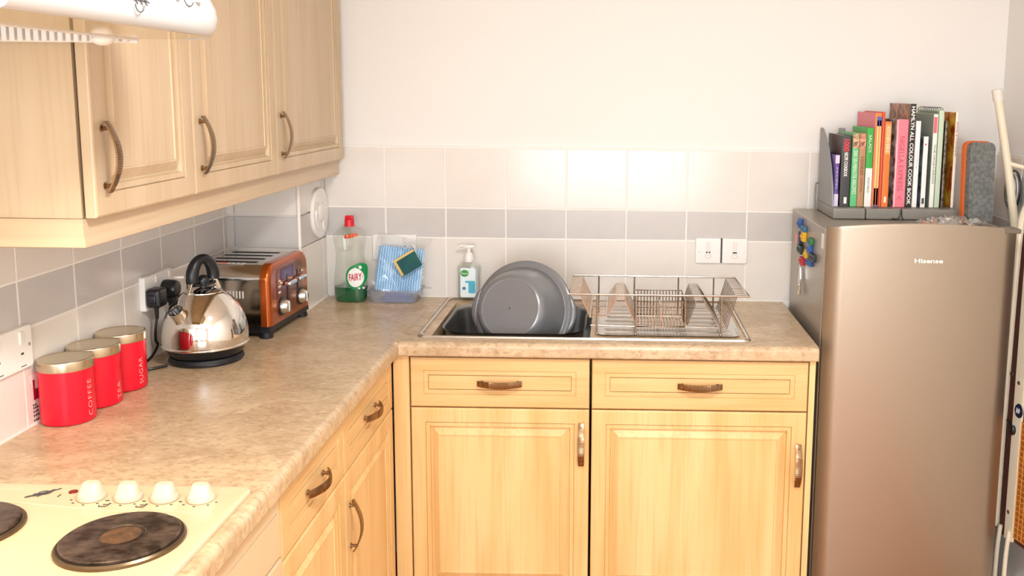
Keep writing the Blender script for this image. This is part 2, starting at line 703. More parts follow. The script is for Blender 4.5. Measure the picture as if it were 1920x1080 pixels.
ZP = -.76     # plinth top
FY = -.575
for x0, w, lab, hxp, hzp in ((.6226, .4965, 'maple base cabinet with drawer under the washing-up bowl, next to the inner corner', .4965 - .021, -.2895),
                             (1.1257, .5975, 'wider maple base cabinet with drawer, under the dish rack beside the fridge', .5975 - .0205, -.342)):
    cabinet('base_cabinet', lab, x0, w, (-.188, -.047), (ZP + .004, -.1915), hxp, hzp, 'base cabinets of the sink run', False, FY, ZP, WOOD, WOODH, carcass(w, .021, .53, 0, -.04 - ZP - .001 - .15))
FX = .575
for y0, w, lab, hxp, hzp in ((-1.0585, .470, 'maple base cabinet with drawer in the left run, nearest the inner corner', .034, -.325),
                             (-1.466, .403, 'narrower maple base cabinet with drawer in the left run, beside the white appliance', .034, -.33)):
    cabinet('base_cabinet', lab, y0, w, (-.188, -.047), (ZP + .004, -.1915), hxp, hzp, 'base cabinets of the left run', True, FX, ZP, WOOD, WOODH, carcass(w, .021, .55, 0, -.041 - ZP))
b = nb(); bx(b, .5755, .6195, -.575, -.555, ZP, -.0425, .001)
single('corner_filler', b, WOOD, 'narrow maple upright filler strip at the inner corner under the worktop', 'filler panel', (.597, -.565, ZP))
b = nb(); bx(b, 1.7255, 1.742, -.577, -.02, -H, -.041, .001)
single('end_panel', b, WOOD, 'tall thin maple end panel between the base cabinets and the fridge', 'panel', (1.734, -.3, -H))
b = nb(); bx(b, .575, 1.7255, -.53, -.515, -H, ZP - .001)
single('plinth', b, WOODH, 'maple plinth board under the sink run cabinets', 'plinth', (1.17, -.52, -H))
b = nb(); bx(b, .515, .53, -2.6, -.535, -H, ZP - .001)
single('plinth', b, WOODH, 'maple plinth board under the left run cabinets', 'plinth', (.52, -1.6, -H))

# white built-in appliance under the hob
t = thing('oven', 'white enamel built-in appliance under the hob, left of the base drawers', 'appliance', (.3, -1.77, ZP))
b = nb(); bx(b, .03, .556, -2.066, -1.4735, ZP, -.045); part('body', b, CREAMW, t)
b = nb(); bx(b, .5565, .576, -2.066, -1.4735, -.17, -.048, .003); part('control_panel', b, CREAMW, t)
b = nb(); bx(b, .5762, .5768, -2.05, -1.49, -.0815, -.0805); part('seam_line', b, mat('grey_seam', '#b9a894', .5), t)
b = nb(); bx(b, .5565, .578, -2.066, -1.4735, ZP + .01, -.174, .004); part('door', b, CREAMW, t)

# ------------------------------------------------------------------ wall cabinets
UZ0, UZ1 = .459, 1.17
UG = 'wall cabinets above the left worktop'
for y0, y1, lab in ((-1.5175, -1.134, 'narrow pale maple wall cabinet at the near end, beside the cooker hood'),
                    (-1.129, -.641, 'middle pale maple wall cabinet between the other two'),
                    (-.636, -.033, 'widest pale maple wall cabinet, farthest along by the back wall')):
    w = y1 - y0
    b = nb()
    th = .016
    d0, d1, h = .0265, .297, UZ1 - UZ0
    bx(b, 0, th, d0, d1, -.001, h)
    bx(b, w - th, w, d0, d1, .0, h); bx(b, th, w - th, d0, d1, 0, th);  bx(b, th, w - th, d0, d1, h - th, h); bx(b, th, w - th, d1 - .006, d1, th, h - th)
    cabinet('wall_cabinet', lab, y0, w, None, (UZ0, UZ1), .031, UZ0 + .1025, UG, True, .300, UZ0, WOODU, WOODUH, b, drawer=False)
    b = nb(); bx(b, .009, w - .003, .0205, .0262, .002, h - .002); part('door_gap_shade', b, mat('brown_gap_shade', '#4a2a1c', .8), bpy.data.objects[[o.name for o in bpy.data.objects if o.name.startswith('wall_cabinet')][-1]], local=True)  # brown strip paints the shade in the gap behind each door


def pelmet_prof():
    # (outward, z) ogee light rail
    return [(0, .4575), (.016, .4575), (.016, .452), (.0155, .440), (.017, .428), (.020, .421), (.021, .414), (.0205, .4095), (.018, .4082), (0, .4082)]


t = thing('pelmet', 'maple light-rail moulding under the wall cabinets, wrapping the near end', 'moulding', (.27, -.8, .408))
b = nb()
pp = pelmet_prof()
X0, Y0 = .262, -1.508
loops = []
loops.append([(X0 + p, -.026 - (0 if z > .43 else (.43 - z) * .6), z) for p, z in pp])
loops.append([(X0 + p, Y0 - p, z) for p, z in pp])
loops.append([(0.002, Y0 - p, z) for p, z in pp])
loft(b, loops)
part('rail', b, WOODUH, t, smooth=40)

# ------------------------------------------------------------------ cooker hood
t = thing('cooker_hood', 'white cooker hood with ribbed underside above the hob', 'cooker hood', (.28, -1.83, .757))
HY0, HY1 = -2.155, -1.532


def hx(y):
    d = max(0, y + 1.72) / .188
    return .578 - .073 * d ** 2


b = nb()
loops = []
NY = 24
for i in range(NY + 1):
    y = HY0 + (HY1 - HY0) * i / NY
    e = min(1, (NY - i) / 3.0)
    x = hx(y)
    k = .020 * (1 - e) ** 2
    loops.append([(.01, y, .80), (.01, y, .95), (.22, y, .95), (x - .085 - k, y, .905 - k), (x - .040 - k, y, .862), (x - .010 - k, y, .828), (x + .004 - k, y, .80), (x + .006 - k, y, .785),
                  (x + .002 - k, y, .770), (x - .006 - k, y, .760), (x - .012 - k, y, .7575), (x - .018 - k, y, .7600), (x - .022 - k, y, .770), (.40, y, .775), (.39, y, .80)])
loft(b, loops)
part('body', b, mat('white_hood_enamel', '#ccd1d4', .22), t, smooth=50)
b = nb()
loops = []
for i in range(NY + 1):
    y = HY0 + .004 + (HY1 - HY0 - .008) * i / NY
    k = .020 * (1 - min(1, (NY - i) / 3.0)) ** 2
    loops.append([(hx(y) - .018 - k, y, .7598), (hx(y) - .018 - k, y, .7660), (.392, y, .7660), (.392, y, .7592)])
loft(b, loops)
part('light_cover', b, mat('olive_reflection_plastic', '#b3a77e', .10, spec=.2), t, smooth=50)  # olive base colour carries the reflection of the cabinet below
b = nb(); bx(b, .012, .392, HY1 + .0, HY1 + .004, .7535, .80); bx(b, .386, .396, HY0, HY1, .7572, .80, .001); bx(b, .008, .014, HY0, HY1, .7572, .80); bx(b, .012, .392, HY0, HY0 + .004, .7572, .80)
part('grille_frame', b, WHITE, t)
for k in range(28):
    x = .016 + .0132 * k
    b = nb(); bx(b, x, x + .0085, HY1 - .012, HY1 + .001, .7545, .798, .0015, 1)
    part('grille_rib', b, WHITE, t)
b = nb(); ball(b, (.372, -1.60, .7555), .017, 1, 1, .6); part('bulb_cover', b, WHITE, t)
tiny = mat('dark_print', '#4a4a4c', .5)
b = nb()
for k in range(7):
    y = -1.925 + .006 * k
    xx = hx(y) + .0070
    tube(b, [(xx - .001, y, .790 + .003 * (k % 2)), (xx + .0008, y + .005, .783 + .004 * ((k + 1) % 2))], .0008, 5)
pts = [(hx(-1.907 + .011 * math.cos(a)) + .0068, -1.907 + .011 * math.cos(a), .783 + .009 * math.sin(a)) for a in [PI + PI * i / 8 for i in range(9)]]
tube(b, pts, .0007, 5)
part('logo', b, tiny, t)
for y in (-1.80, -1.735):
    b = nb()
    cyl(b, (hx(y) - .012, y, .812), (hx(y) + .012, y, .809), .0095, .008, 14)
    part('knob', b, WHITE, t)
b = nb()
tube(b, [(hx(-1.765) + .0062, -1.765 + .016 * math.cos(a), .806 + .012 * math.sin(a)) for a in [PI * 1.05 + PI * .8 * i / 8 for i in range(9)]], .0007, 5)
part('switch_mark', b, tiny, t)

# ------------------------------------------------------------------ hob
t = thing('hob', 'cream enamel electric hob with solid hotplates and four white knobs', 'hob', (.31, -1.83, 0))
HX0, HX1, HYa, HYb = .055, .571, -2.115, -1.578
b = nb()
lp = []
for ins, z in ((0, .0005), (0, .006), (.003, .009), (.012, .010), (.028, .0085), (.034, .0082)):
    lp.append([(x, y, z) for x, y in rrect(HX0 + ins, HX1 - ins, HYa + ins, HYb - ins, .016 - min(ins, .006), 5)])
loft(b, lp)
part('top_plate', b, CREAMW, t)
b = nb()
tube(b, smooth_pts([(.085, -1.640, .0085), (.20, -1.651, .0085), (.30, -1.668, .0085), (.40, -1.680, .0085), (.544, -1.678, .0085)], 5), .0045, 8, rb=.002)
part('ridge', b, CREAMW, t)
IRON = mat('scorched_iron', '#6b5b50', .36, .5, col2='#2c211a', scale=(30, 46, 20), detail=6, lo_=.38, hi_=.64)
IRONC = mat('worn_brown_centre', '#7a5a40', .42, .4, col2='#54402f', scale=(60, 60, 40))
RIM = mat('steel_rim', '#75654f', .35, 1.0)
for cx, cy, r in ((.452, -1.786, .083), (.188, -1.757, .083), (.452, -2.005, .083), (.188, -2.005, .069)):
    hp = part('hotplate', (lambda q: (lathe(q, [(r, .012), (r, .0185), (r - .003, .0205), (r * .42, .0205), (r * .40, .0193), (r * .36, .0195), (.0, .0196)], 44, (cx, cy, 0), cap1=False), q)[1])(nb()), IRON, t)
    b = nb(); lathe(b, [(r + .007, .0082), (r + .007, .0125), (r + .004, .0155), (r + .0005, .0155), (r + .0005, .0082)], 44, (cx, cy, 0)); part('rim', b, RIM, hp)
    b = nb(); lathe(b, [(r * .34, .0196), (r * .34, .0200), (.0, .0201)], 32, (cx, cy, 0), cap1=False); part('centre', b, IRONC, hp)
for x in (.3245, .3855, .4455, .5055):
    b = nb()
    y = -1.6335
    lathe(b, [(.0215, .009), (.0225, .0115), (.021, .0165), (.0195, .0172)], 28, (x, y, 0))
    lp = []
    for z, a_, c_ in ((.0168, .0190, .0165), (.024, .0170, .0125), (.0330, .0140, .0095), (.0365, .0115, .008)):
        lp.append([(x + a_ * math.copysign(abs(math.cos(q)) ** .6, math.cos(q)), y + c_ * math.copysign(abs(math.sin(q)) ** .6, math.sin(q)), z) for q in [2 * PI * i / 24 for i in range(24)]])
    loft(b, lp)
    part('knob', b, KNOBM, t, smooth=40)
b = nb(); lathe(b, [(.0075, .008), (.007, .0100), (0, .0105)], 20, (.281, -1.611, 0), cap1=False); part('indicator', b, mat('dark_red_lens', '#7a1c14', .2), t)
b = nb()
for (x0, y0), (x1, y1) in (((.215, -1.637), (.255, -1.600)), ((.222, -1.625), (.247, -1.613)), ((.232, -1.632), (.246, -1.604)), ((.218, -1.632), (.229, -1.628))):
    tube(b, [(x0, y0, .0094), (x1, y1, .0094)], .0011, 5)
tube(b, [(.236 + .009 * math.cos(a), -1.617 + .007 * math.sin(a), .0094) for a in [2 * PI * i / 14 for i in range(14)]], .0008, 5, closed=True)
part('logo', b, tiny, t)
b = nb()
for x in (.3245, .3855, .4455, .5055):
    for a in (200, 230, 270, 310, 340):
        q = math.radians(a)
        bx(b, x + .031 * math.cos(q) - .0018, x + .031 * math.cos(q) + .0018, -1.6335 + .027 * math.sin(q) - .0008, -1.6335 + .027 * math.sin(q) + .0008, .0080, .0093)
for x in (.3585, .419):
    tube(b, [(x - .007, -1.661, .0093), (x - .006, -1.666, .0093), (x + .006, -1.666, .0093), (x + .008, -1.659, .0093), (x - .002, -1.659, .0093)], .0007, 5)
bx(b, .2655, .267, -1.632, -1.622, .008, .0093)
part('markings', b, tiny, t)['kind'] = 'stuff'

# ------------------------------------------------------------------ canisters
LIDM = mat('satin_steel_lid', '#cdbfa4', .26, 1.0)
for i, (word, cy, lab) in enumerate((('COFFEE', -1.238, 'red canister lettered COFFEE with a steel lid, nearest the hob'),
                                     ('TEA', -1.131, 'red canister lettered TEA with a steel lid, middle of the three'),
                                     ('SUGAR', -1.018, 'red canister lettered SUGAR with a steel lid, nearest the kettle'))):
    cx = .0605
    R = .0512
    t = thing('canister', lab, 'canister', (cx, cy, 0), 0, 'red storage canisters')
    b = nb(); lathe(b, [(R - .006, 0), (R - .002, .002), (R, .006), (R, .1115), (R - .001, .113)], 48); part('body', b, RED, t, local=True)
    b = nb(); lathe(b, [(R + .0012, .1125), (R + .0018, .114), (R + .0018, .1295), (R + .0005, .132), (R - .003, .1328), (R - .006, .1315), (0, .1318)], 48, cap1=False); part('lid', b, LIDM, t, local=True)
    wd = {'COFFEE': .076, 'TEA': .037, 'SUGAR': .060}[word]
    ang = math.radians({'COFFEE': -9, 'TEA': -3, 'SUGAR': -16}[word])
    zc = {'COFFEE': .052, 'TEA': .031, 'SUGAR': .044}[word]

    def bend(p, ang=ang, zc=zc, R=R):
        # text runs upwards: local x -> z, local y -> round the cylinder to the left
        a = ang - p.y / R
        rr = R + .0004
        return Vector((rr * math.cos(a), rr * math.sin(a), zc + p.x))
    text(word, wd, .0105, SILVERTXT, t, Matrix(), bend=bend, weight=-.02, spacing=1.12)

# card leaning behind the first canister
t = thing('leaflet', 'white printed card with red block behind the coffee canister', 'card', (.014, -1.262, 0))
b = nb()
prism(b, [(.0075, .0005), (.0088, .0005), (.0088, .104), (.0075, .104)], 'y', -1.2795, -1.20)
part('sheet', b, mat('white_card', '#f2e9e2', .5), t)
b = nb()
bx(b, .0088, .0093, -1.268, -1.262, .050, .092); bx(b, .0088, .0093, -1.262, -1.252, .050, .072)
part('red_print', b, mat('dark_red_print', '#a01830', .5), t)
b = nb()
for z, n in ((.040, 2), (.034, 3), (.026, 3), (.018, 4), (.008, 3)):
    for k in range(n):
        bx(b, .0088, .0093, -1.272 + .0062 * k, -1.2685 + .0062 * k, z - .0018, z + .0022)
part('print', b, BLACK, t)


# ------------------------------------------------------------------ sockets
def plate(name, label, M, w, h, cat, gang, thick=.010, group=None):
    t = thing(name, label, cat, (0, 0, 0), 0, group)
    t.matrix_world = Matrix.Translation((0, 0, H)) @ M
    MW[t.name] = Matrix.Translation((0, 0, H)) @ M
    b = nb()
    lp = []
    for ins, z in ((0, 0), (0, thick * .7), (.0012, thick * .9), (.004, thick)):
        lp.append([(x, y, z) for x, y in rrect(-w / 2 + ins, w / 2 - ins, -h / 2 + ins, h / 2 - ins, .006, 4)])
    loft(b, lp)
    part('plate', b, WHITE, t, local=True)
    return t


def screw(t, x, y, z):
    b = nb(); lathe(b, [(.0036, 0), (.0034, .0012), (0, .0014)], 12, (x, y, z), cap1=False); bx(b, x - .003, x + .003, y - .0005, y + .0005, z + .001, z + .0016)
    part('screw', b, STEEL, t, local=True)


def rocker(t, x, y, z, w=.011, h=.021):
    b = nb()
    bx(b, x - w / 2, x + w / 2, y - h / 2, y + h / 2, z - .001, z + .0035, .0012)
    part('rocker_switch', b, mat('rocker_white', '#e9e2da', .3), t, local=True)


FUSE = mat('warm_grey_line', '#b7a79b', .5)
for x, lab, n in ((1.4935, 'white fused switch plate with twin indicators, on tiles above the dish rack', 2), (1.5815, 'white fused switch plate next to the fridge side of the pair', 1)):
    t = plate('fused_switch', lab, frame((x, -.0095, .1692), (1, 0, 0), (0, 0, 1)), .0838, .0845, 'switch', 1, .009, 'fused switches on the back tiles')
    if n == 2:
        b = nb(); bx(b, .0422, .0458, -.040, .042, .0, .0062); part('plate_gap_shade', b, BLACK, t, local=True)  # black strip standing in for the shadow between the two plates
    screw(t, -.030, 0, .009); screw(t, .030, 0, .009); rocker(t, 0, .017, .009, .012, .027)
    b = nb()
    if n == 2:
        bx(b, -.007, -.002, -.0075, -.002, .0088, .0096); bx(b, .002, .007, -.0075, -.002, .0088, .0096)
    else:
        bx(b, -.007, .007, -.0075, -.003, .0088, .0096)
    part('indicator', b, BLACK, t, local=True)
    b = nb(); bx(b, -.009, .009, -.0125, -.0115, .0088, .0094)
    tube(b, [(-.010, -.014, .0092), (-.009, -.020, .0092), (-.004, -.0245, .0092), (.004, -.0245, .0092), (.009, -.020, .0092), (.010, -.014, .0092)], .0006, 5)
    part('fuse_carrier', b, FUSE, t, local=True)

t = plate('double_socket', 'white double socket on the back tiles, half hidden by the cloth pack', frame((.4555, -.0095, .168), (1, 0, 0), (0, 0, 1)), .146, .086, 'socket', 2)
for x in (-.053, .047):
    screw(t, x, .006, .010)
for x in (-.036, .036):
    rocker(t, x, .026, .010)
    for q in ((x - .002, x + .002, -.002, .006), (x - .013, x - .008, -.017, -.0135), (x + .008, x + .013, -.017, -.0135)):
        b = nb(); bx(b, *q, .0098, .0103); part('pin_hole', b, BLACK, t, local=True)
t = plate('double_socket', 'white double socket low on the left tiles by the hob, nothing plugged in', frame((.009, -1.3465, .169), (0, 1, 0), (0, 0, 1)), .146, .086, 'socket', 2)
for x in (-.060, .060):
    screw(t, x, .004, .010)
for x in (-.036, .036):
    rocker(t, x, .022, .010, .011, .026)
    for q in ((x - .0025, x + .0055, -.012, -.008), (x - .005, x + .012, -.036, -.0345)):
        b = nb(); bx(b, *q, .0098, .0104); part('pin_hole', b, BLACK, t, local=True)
t = plate('double_socket', 'white double socket behind the kettle holding two black plugs', frame((.009, -.7465, .172), (0, 1, 0), (0, 0, 1)), .150, .088, 'socket', 2, .014)
for x in (-.036, .036):
    rocker(t, x + .02, .030, .014, .010, .018)


def plug(name, label, yc, zc, rounded):
    t = thing(name, label, 'plug', (.022, yc, zc))
    b = nb()
    if rounded:
        lathe(b, [(.0235, 0), (.0245, .006), (.0235, .026), (.020, .034), (.010, .038)], 24, (.0235, yc, zc), (1, 0, 0))
        bx(b, .024, .050, yc - .011, yc + .011, zc - .034, zc - .004, .005)
    else:
        bx(b, .0235, .060, yc - .0235, yc + .0235, zc - .024, zc + .024, .009, 3)
        bx(b, .028, .052, yc - .027, yc + .02, zc - .012, zc + .010, .005)
    part('body', b, BLACK, t)
    return t


tp = plug('plug', 'square black plug, nearer of two in the socket behind the kettle', -.803, .163, False)
b = nb()
cyl(b, (.040, -.803, .141), (.040, -.803, .108), .0055, .004, 12)
tube(b, smooth_pts([(.040, -.803, .115), (.036, -.806, .080), (.031, -.798, .052), (.031, -.790, .036), (.027, -.815, .014), (.024, -.860, .0045), (.030, -.895, .004), (.056, -.893, .0042), (.088, -.862, .0055)], 8), .0034, 8)
part('cord', b, BLACK, tp)
tp = plug('plug', 'rounded black plug, farther of two in the socket behind the kettle', -.722, .168, True)
b = nb()
cyl(b, (.038, -.722, .139), (.038, -.720, .104), .006, .0045, 12)
tube(b, smooth_pts([(.038, -.720, .108), (.034, -.715, .06), (.026, -.69, .012), (.024, -.64, .0045), (.024, -.60, .0045)], 8), .0034, 8)
part('cord', b, BLACK, tp)

# ------------------------------------------------------------------ kettle
KX, KY = .1515, -.783
t = thing('power_stand', 'round black power base under the steel kettle', 'kettle stand', (KX, KY, 0))
b = nb(); lathe(b, [(.083, .001), (.0885, .003), (.089, .010), (.086, .016), (.080, .019), (0, .019)], 48, (KX, KY, 0), cap1=False); part('disc', b, RUBBER, t)
b = nb(); tube(b, [(KX + .089 * math.cos(a), KY + .089 * math.sin(a), .0065) for a in [2 * PI * i / 48 for i in range(48)]], .0012, 6, closed=True); part('rim', b, BLACK, t)
t = thing('kettle', 'polished steel dome kettle with black arched handle on its base', 'kettle', (KX, KY, .02))
b = nb(); lathe(b, [(0.0833, .0195), (0.0865, .021), (0.0934, .034), (0.0976, .040), (0.0976, .043)], 48, (KX, KY, 0)); part('foot', b, BLACK, t)
b = nb()
lathe(b, [(0.0999, .0425), (0.1041, .0435), (0.1050, .046), (0.1041, .0485), (0.1022, .0495), (0.1029, .055), (0.1034, .066), (0.1025, .080), (0.0994, .096), (0.0951, .112), (0.0883, .1285), (0.0791, .144), (0.0666, .159), (0.0518, .1715), (0.0463, .1752)], 64, (KX, KY, 0), cap1=False)
part('body', b, CHROME, t, smooth=50)
b = nb(); lathe(b, [(0.0463, .1750), (0.0458, .1775), (0.0426, .1790), (0.0333, .1835), (0.0204, .187), (0, .188)], 40, (KX, KY, 0), cap1=False); part('lid', b, CHROME, t, smooth=50)
b = nb(); ball(b, (KX, KY, .203), .0155); cyl(b, (KX, KY, .186), (KX, KY, .196), .010, .008); part('lid_knob', b, BLACK, t)
# spout
sd = Vector((-.30, -.95, 0)).normalized()
so = Vector((KX, KY, 0)) + sd * .076 + Vector((0, 0, .118))
ax = (sd * .62 + Vector((0, 0, .78))).normalized()
b = nb()
lathe(b, [(.0255, -.012), (.0215, .0), (.0185, .012), (.0172, .030), (.0182, .036), (.0172, .0365), (.0155, .030), (.0150, .012)], 28, so, ax, cap0=False, cap1=False)
part('spout', b, CHROME, t, smooth=50)
b = nb(); lathe(b, [(.0152, .024), (.0001, .024)], 24, so, ax, False, False); part('spout_opening', b, BLACK, t)
# handle: thick arch across the lid, front foot over the spout
hd = Vector((-.44, -.90, 0)).normalized()
hp = []
rads = []
for k in range(25):
    a = math.radians(-14 + 208 * k / 24)
    cc = Vector((KX, KY, .2125)) + hd * (.032 * math.cos(a)) + Vector((0, 0, .046 * math.sin(a) if a < PI and a > 0 else .036 * math.sin(a)))
    hp.append(cc)
    rads.append(.0125 + .003 * math.cos(a) ** 2)
b = nb(); tube(b, hp, rads, 14); part('handle', b, BLACK, t, smooth=50)
b = nb()
f0 = Vector((KX, KY, 0))
tube(b, [f0 + hd * .034 + Vector((0, 0, .205)), f0 + hd * .041 + Vector((0, 0, .188)), f0 + hd * .048 + Vector((0, 0, .172))], .0042, 10)
part('bracket', b, CHROME, t)
b = nb()
tube(b, [f0 - hd * .034 + Vector((0, 0, .205)), f0 - hd * .041 + Vector((0, 0, .188)), f0 - hd * .048 + Vector((0, 0, .172))], .0065, 10)
part('bracket', b, CHROME, t)
b = nb(); tube(b, [f0 + hd * .030 + Vector((0, 0, .196)), f0 + Vector((0, 0, .193)), f0 - hd * .034 + Vector((0, 0, .196))], .0075, 10, rb=.005); part('handle_bridge', b, BLACK, t)

# ------------------------------------------------------------------ toaster
TR = math.radians(-2.5)
t = thing('toaster', 'four-slot chrome toaster with copper-orange end panel, behind the kettle', 'toaster', (.135, -.431, 0), TR)
YA, YZ = -.146, .146      # local: width along y; end panel at +x


def tprof(ins, slots):
    y0, y1, zt, zb = YA + ins, YZ - ins, .206 - ins, .034
    r = .046 - ins
    p = [(y0, zb)]
    for k in range(9):
        a = PI - PI / 2 * k / 8
        p.append((y0 + r + r * math.cos(a), zt - r + r * math.sin(a)))
    if slots:
        for c in (-.078, -.026, .026, .078):
            p += [(c - .0095, zt), (c - .0095, zt - .06), (c + .0095, zt - .06), (c + .0095, zt)]
    for k in range(9):
        a = PI / 2 - PI / 2 * k / 8
        p.append((y1 - r + r * math.cos(a), zt - r + r * math.sin(a)))
    p.append((y1, zb))
    return p


b = nb()
prism(b, tprof(.004, True), 'x', -.088, .056)
prism(b, tprof(.004, False), 'x', .056, .088)
prism(b, tprof(.004, False), 'x', -.115, -.088)
part('body', b, mat('toaster_chrome', '#cfc9c0', .13, 1.0), t, local=True, smooth=30)
b = nb()
for c in (-.078, -.026, .026, .078):
    bx(b, -.0878, .0558, c - .0093, c + .0093, .142, .190)
part('slot_shadow', b, mat('dark_toaster_inside', '#2a2522', .6), t, local=True)
b = nb()
lp = []
for ins, x in ((.003, .086), (0, .088), (0, .103), (.002, .109), (.007, .113), (.016, .1145)):
    lp.append([(x, y, z) for y, z in tprof(ins, False)])
loft(b, lp)
part('end_panel', b, mat('copper_orange_metallic', '#b4561a', .22, .65, coat=.4), t, local=True, smooth=50)
b = nb()
bx(b, -.118, .104, YA + .012, YZ - .012, .012, .036, .004)
prism(b, [(YA - .002, .018), (YA + .004, .036), (YZ - .004, .036), (YZ + .002, .018)], 'x', .085, .112)
part('base', b, BLACK, t, local=True)
for x in (-.095, .095):
    for y in (YA + .016, YZ - .016):
        b = nb(); lathe(b, [(.017, .0005), (.018, .004), (.015, .018)], 16, (x, y, 0)); part('foot', b, RUBBER, t, local=True)
PX = .1148
b = nb()
lp = []
for x, i in ((PX - .001, 0), (PX + .0005, 0), (PX + .0015, .002)):
    lp.append([(x, y, z) for y, z in rrect(-.098 + i, .098 - i, .047 + i, .186 - i, .02, 5)])
loft(b, lp)
part('fascia', b, mat('brown_copper_fascia', '#8a4a2c', .2, .6, coat=.3), t, local=True)
b = nb(); bx(b, PX + .0013, PX + .002, -.066, .026, .150, .180, .003); part('film', b, mat('violet_film', '#6a5070', .25, .3), t, local=True)
for y, z in ((-.067, .076), (.070, .076)):
    b = nb(); lathe(b, [(.026, 0), (.026, .003), (.024, .004)], 28, (PX + .001, y, z), (1, 0, 0)); ring = part('dial_ring', b, BLACK, t, local=True)
    b = nb(); lathe(b, [(.021, .004), (.0205, .008), (.017, .018), (.015, .021), (0, .022)], 28, (PX + .001, y, z), (1, 0, 0), cap1=False)
    bx(b, PX + .016, PX + .025, y - .003, y + .003, z - .016, z + .016, .002)
    part('dial', b, STEEL, ring, local=True)
for y in (-.024, .052):
    b = nb(); bx(b, PX + .001, PX + .003, y - .004, y + .004, .072, .16); part('lever_slot', b, BLACK, t, local=True)
    b = nb(); bx(b, PX + .002, PX + .022, y - .026, y + .026, .130, .143, .004, 3); part('lever', b, CHROME, t, local=True)
for y, z in ((-.084, .150), (-.084, .134), (-.084, .118), (.086, .150), (.086, .122)):
    b = nb(); ball(b, (PX + .003, y, z), .007, .5, 1.25, .75, 14); part('button', b, CHROME, t, local=True)
b = nb()
for k in range(12):
    x = -.060 + .0088 * k
    bx(b, x, x + .0036, YA + .0030, YA + .0045, .112, .132)
part('side_vents', b, mat('vent_highlight', '#f3f1ee', .4), t, local=True)  # slits drawn as white bars, their highlights put into the colour
b = nb(); bx(b, -.063, .030, -.114, -.093, .2018, .2026); s = part('sticker', b, mat('sticker_white', '#efe9e0', .4), t, local=True)
b = nb(); bx(b, -.062, -.018, -.113, -.094, .2024, .2029); part('sticker_block', b, mat('sticker_orange', '#d8683a', .4), s, local=True)
b = nb()
for x in (-.012, .002, .016):
    bx(b, x, x + .007, -.108, -.099, .2024, .2029)
part('sticker_print', b, BLACK, s, local=True)

# ------------------------------------------------------------------ vent disc on the boxing
t = thing('vent_cover', 'round white plastic vent disc on the tiled pipe boxing', 'vent', (bw, -.088, .289))
VM = frame((bw + .0005, -.088, .289), (0, 1, 0), (0, 0, 1))
b = nb(); lathe(b, [(.081, 0), (.082, .006), (.079, .010), (.070, .012), (.066, .010), (.060, .0095), (.030, .010), (.026, .014), (.016, .0155), (0, .016)], 48, VM.translation, (1, 0, 0), cap1=False)
part('disc', b, WHITE, t, smooth=40)
for k in range(3):
    a0 = math.radians(90 + 120 * k)
    b = nb()
    P = []
    for i in range(9):
        a = a0 - .75 + 1.5 * i / 8
        P.append((.058 * math.cos(a), .058 * math.sin(a)))
    for i in range(9):
        a = a0 + .55 - 1.1 * i / 8
        P.append((.034 * math.cos(a), .034 * math.sin(a)))
    loft(b, [[VM @ Vector((x, y, .0094)) for x, y in P], [VM @ Vector((x * .985, y * .985, .0128)) for x, y in P]])
    part('petal', b, WHITE, t)

# ------------------------------------------------------------------ sink
t = thing('sink', 'stainless steel inset sink with grooved drainer on the right', 'sink', (1.1, -.29, 0))
ox0, ox1, oy0, oy1 = .632, 1.570, -.540, -.034
hole = rrect(.687, 1.103, -.503, -.112, .085, 8)
drain = rrect(1.135, 1.545, -.505, -.075, .03, 8)
b = nb()
outer = [rrect(ox0 + i, ox1 - i, oy0 + i, oy1 - i, .022, 8) for i in (0, .002, .007, .012)]
zz = (.0005, .0045, .0065, .0055)
loft(b, [[(x, y, z) for x, y in q] for q, z in zip(outer, zz)], False, False)
b.edges.ensure_lookup_table()


def ring_edges(bm, pts, z):
    vs = [bm.verts.new((x, y, z)) for x, y in pts]
    return vs, [bm.edges.new((vs[i], vs[(i + 1) % len(vs)])) for i in range(len(vs))]


_, e1 = ring_edges(b, outer[-1], .0055)
h1, e2 = ring_edges(b, hole, .0055)
d1, e3 = ring_edges(b, drain, .0055)
bmesh.ops.triangle_fill(b, use_beauty=True, use_dissolve=False, edges=e1 + e2 + e3)
bmesh.ops.remove_doubles(b, verts=b.verts[:], dist=1e-5)
# remove any faces filled across the holes
for f in [f for f in b.faces if f.normal.z != 0 and abs(f.calc_center_median().z - .0055) < 1e-6]:
    c = f.calc_center_median()
    inside = lambda P: all(False for _ in ()) or sum(1 for i in range(len(P)) if ((P[i][1] > c.y) != (P[i - 1][1] > c.y)) and c.x < (P[i - 1][0] - P[i][0]) * (c.y - P[i][1]) / (P[i - 1][1] - P[i][1]) + P[i][0]) % 2
    if inside(hole) or inside(drain):
        b.faces.remove(f)
dl = [[(x, y, .0055) for x, y in drain]]
for i, z in ((.003, .0045), (.008, .0005), (.012, .0005)):
    dl.append([(x, y, z) for x, y in rrect(1.135 + i, 1.545 - i, -.505 + i, -.075 - i, .03 - i * .5, 8)])
loft(b, dl, False, True)
part('deck', b, STEEL, t, smooth=40)
b = nb()
lp = []
for i, z in ((0, .0055), (.004, .003), (.007, -.006), (.012, -.06), (.020, -.125), (.035, -.143), (.06, -.147)):
    lp.append([(x, y, z) for x, y in rrect(.687 + i, 1.103 - i, -.503 + i, -.112 - i, .085 - i * .4, 8)])
loft(b, lp, False, True)
part('bowl', b, STEELD, t, smooth=50)
b = nb(); lathe(b, [(.034, -.1468), (.03, -.1455), (.012, -.1455), (0, -.1457)], 28, (.895, -.31, 0), cap1=False); part('drain', b, CHROME, t)
